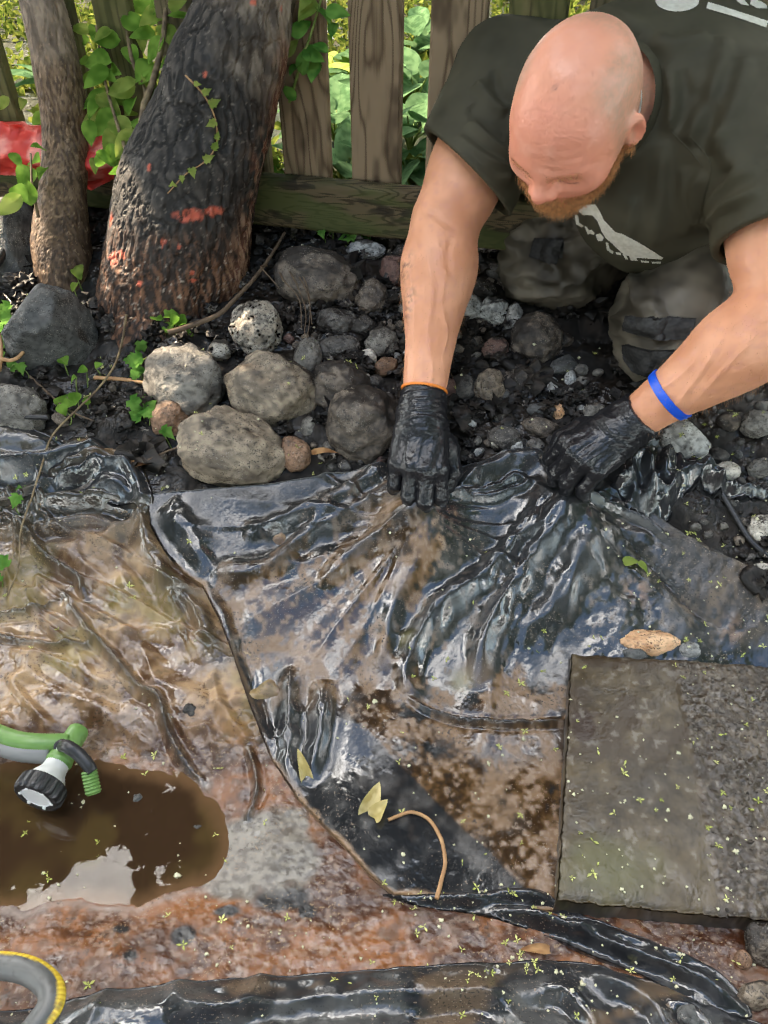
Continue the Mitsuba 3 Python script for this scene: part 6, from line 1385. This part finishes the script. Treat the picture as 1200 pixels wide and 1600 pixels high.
bsdf('m_patch', proc(lambda p, n, uv: mix(mi.Color3f(.012, .012, .012), mi.Color3f(.03, .03, .028), noise(p.x * 300, p.y * 300, p.z * 300))), .6, .4, lambda p, n, uv: noise(p.x * 420, p.y * 420, p.z * 420), .0012, 5e-4)
def patch_of(mesh, ring, off):
    P = Polygon(ring); n = vnormals(mesh); v = mesh.vertices
    b = np.array(P.exterior.segmentize(3).coords)[:-1]; x0, y0, x1, y1 = P.bounds
    a = np.stack(np.meshgrid(np.arange(x0, x1, 3.0), np.arange(y0, y1, 3.0), indexing='ij'), -1).reshape(-1, 2); a = a[shapely.contains_xy(P.buffer(-1), a[:, 0], a[:, 1])]
    pts = np.vstack([b, a]); tri = Delaunay(pts).simplices; c = pts[tri].mean(1); tri = tri[shapely.contains_xy(P, c[:, 0], c[:, 1])]
    loc, ri, ti = mesh.ray.intersects_location(np.repeat(CAM[None], len(pts), 0), np.array([unit(at(u, w, 1) - CAM) for u, w in pts]), multiple_hits=False)
    V = np.full((len(pts), 3), np.nan); V[ri] = loc + mesh.face_normals[ti] * off
    ok = ~np.isnan(V).any(1); tri = tri[ok[tri].all(1)]; e = V[tri]; tri = tri[np.linalg.norm(e - np.roll(e, 1, 1), axis=2).max(1) < .03]
    nr = np.cross(V[tri[:, 1]] - V[tri[:, 0]], V[tri[:, 2]] - V[tri[:, 0]]); s = ((CAM - V[tri[:, 0]]) * nr).sum(1); tri[s < 0] = tri[s < 0][:, ::-1]
    u, inv = np.unique(tri, return_inverse=True); top = V[u]; f = inv.reshape(-1, 3)
    m = trimesh.Trimesh(top, f, process=False); vn = vnormals(m)
    es = np.sort(np.vstack([f[:, [0, 1]], f[:, [1, 2]], f[:, [2, 0]]]), 1); eo = np.vstack([f[:, [0, 1]], f[:, [1, 2]], f[:, [2, 0]]])
    _, i, cnt = np.unique(es, axis=0, return_index=True, return_counts=True); bd = eo[i[cnt == 1]]
    k = len(top); low = top - vn * (off * 1.6)
    sk = np.vstack([np.stack([bd[:, 0], k + bd[:, 0], k + bd[:, 1]], 1), np.stack([bd[:, 0], k + bd[:, 1], bd[:, 1]], 1)])
    return trimesh.Trimesh(np.vstack([top, low]), np.vstack([f, sk[:, ::-1]]), process=False)
for ring in ([(977, 497), (1030, 496), (1087, 497), (1080, 531), (1030, 529), (975, 515)], [(975, 538), (1020, 548), (1072, 546), (1062, 566), (1020, 588), (990, 580), (976, 562)], [(836, 372), (878, 378), (868, 414), (828, 402)]):
    try: add('person__' + number('knee_patch'), patch_of(wad, ring, .004), 'm_patch', True)
    except Exception as e_: print('patch', e_)
armq = np.minimum(np.linalg.norm(bv - (ER * .45 + WR * .55), axis=1), np.linalg.norm(bv - (EL * .45 + WL * .55), axis=1)) < .12
add('person__arm_hair', strands(1500, 12, armq, .009, cam_dir(-.2, -1, .1), .00010), 'm_beard', True); labels['person__arm_hair'] = {'kind': 'stuff'}
print('person', round(time.time() - t0, 1))
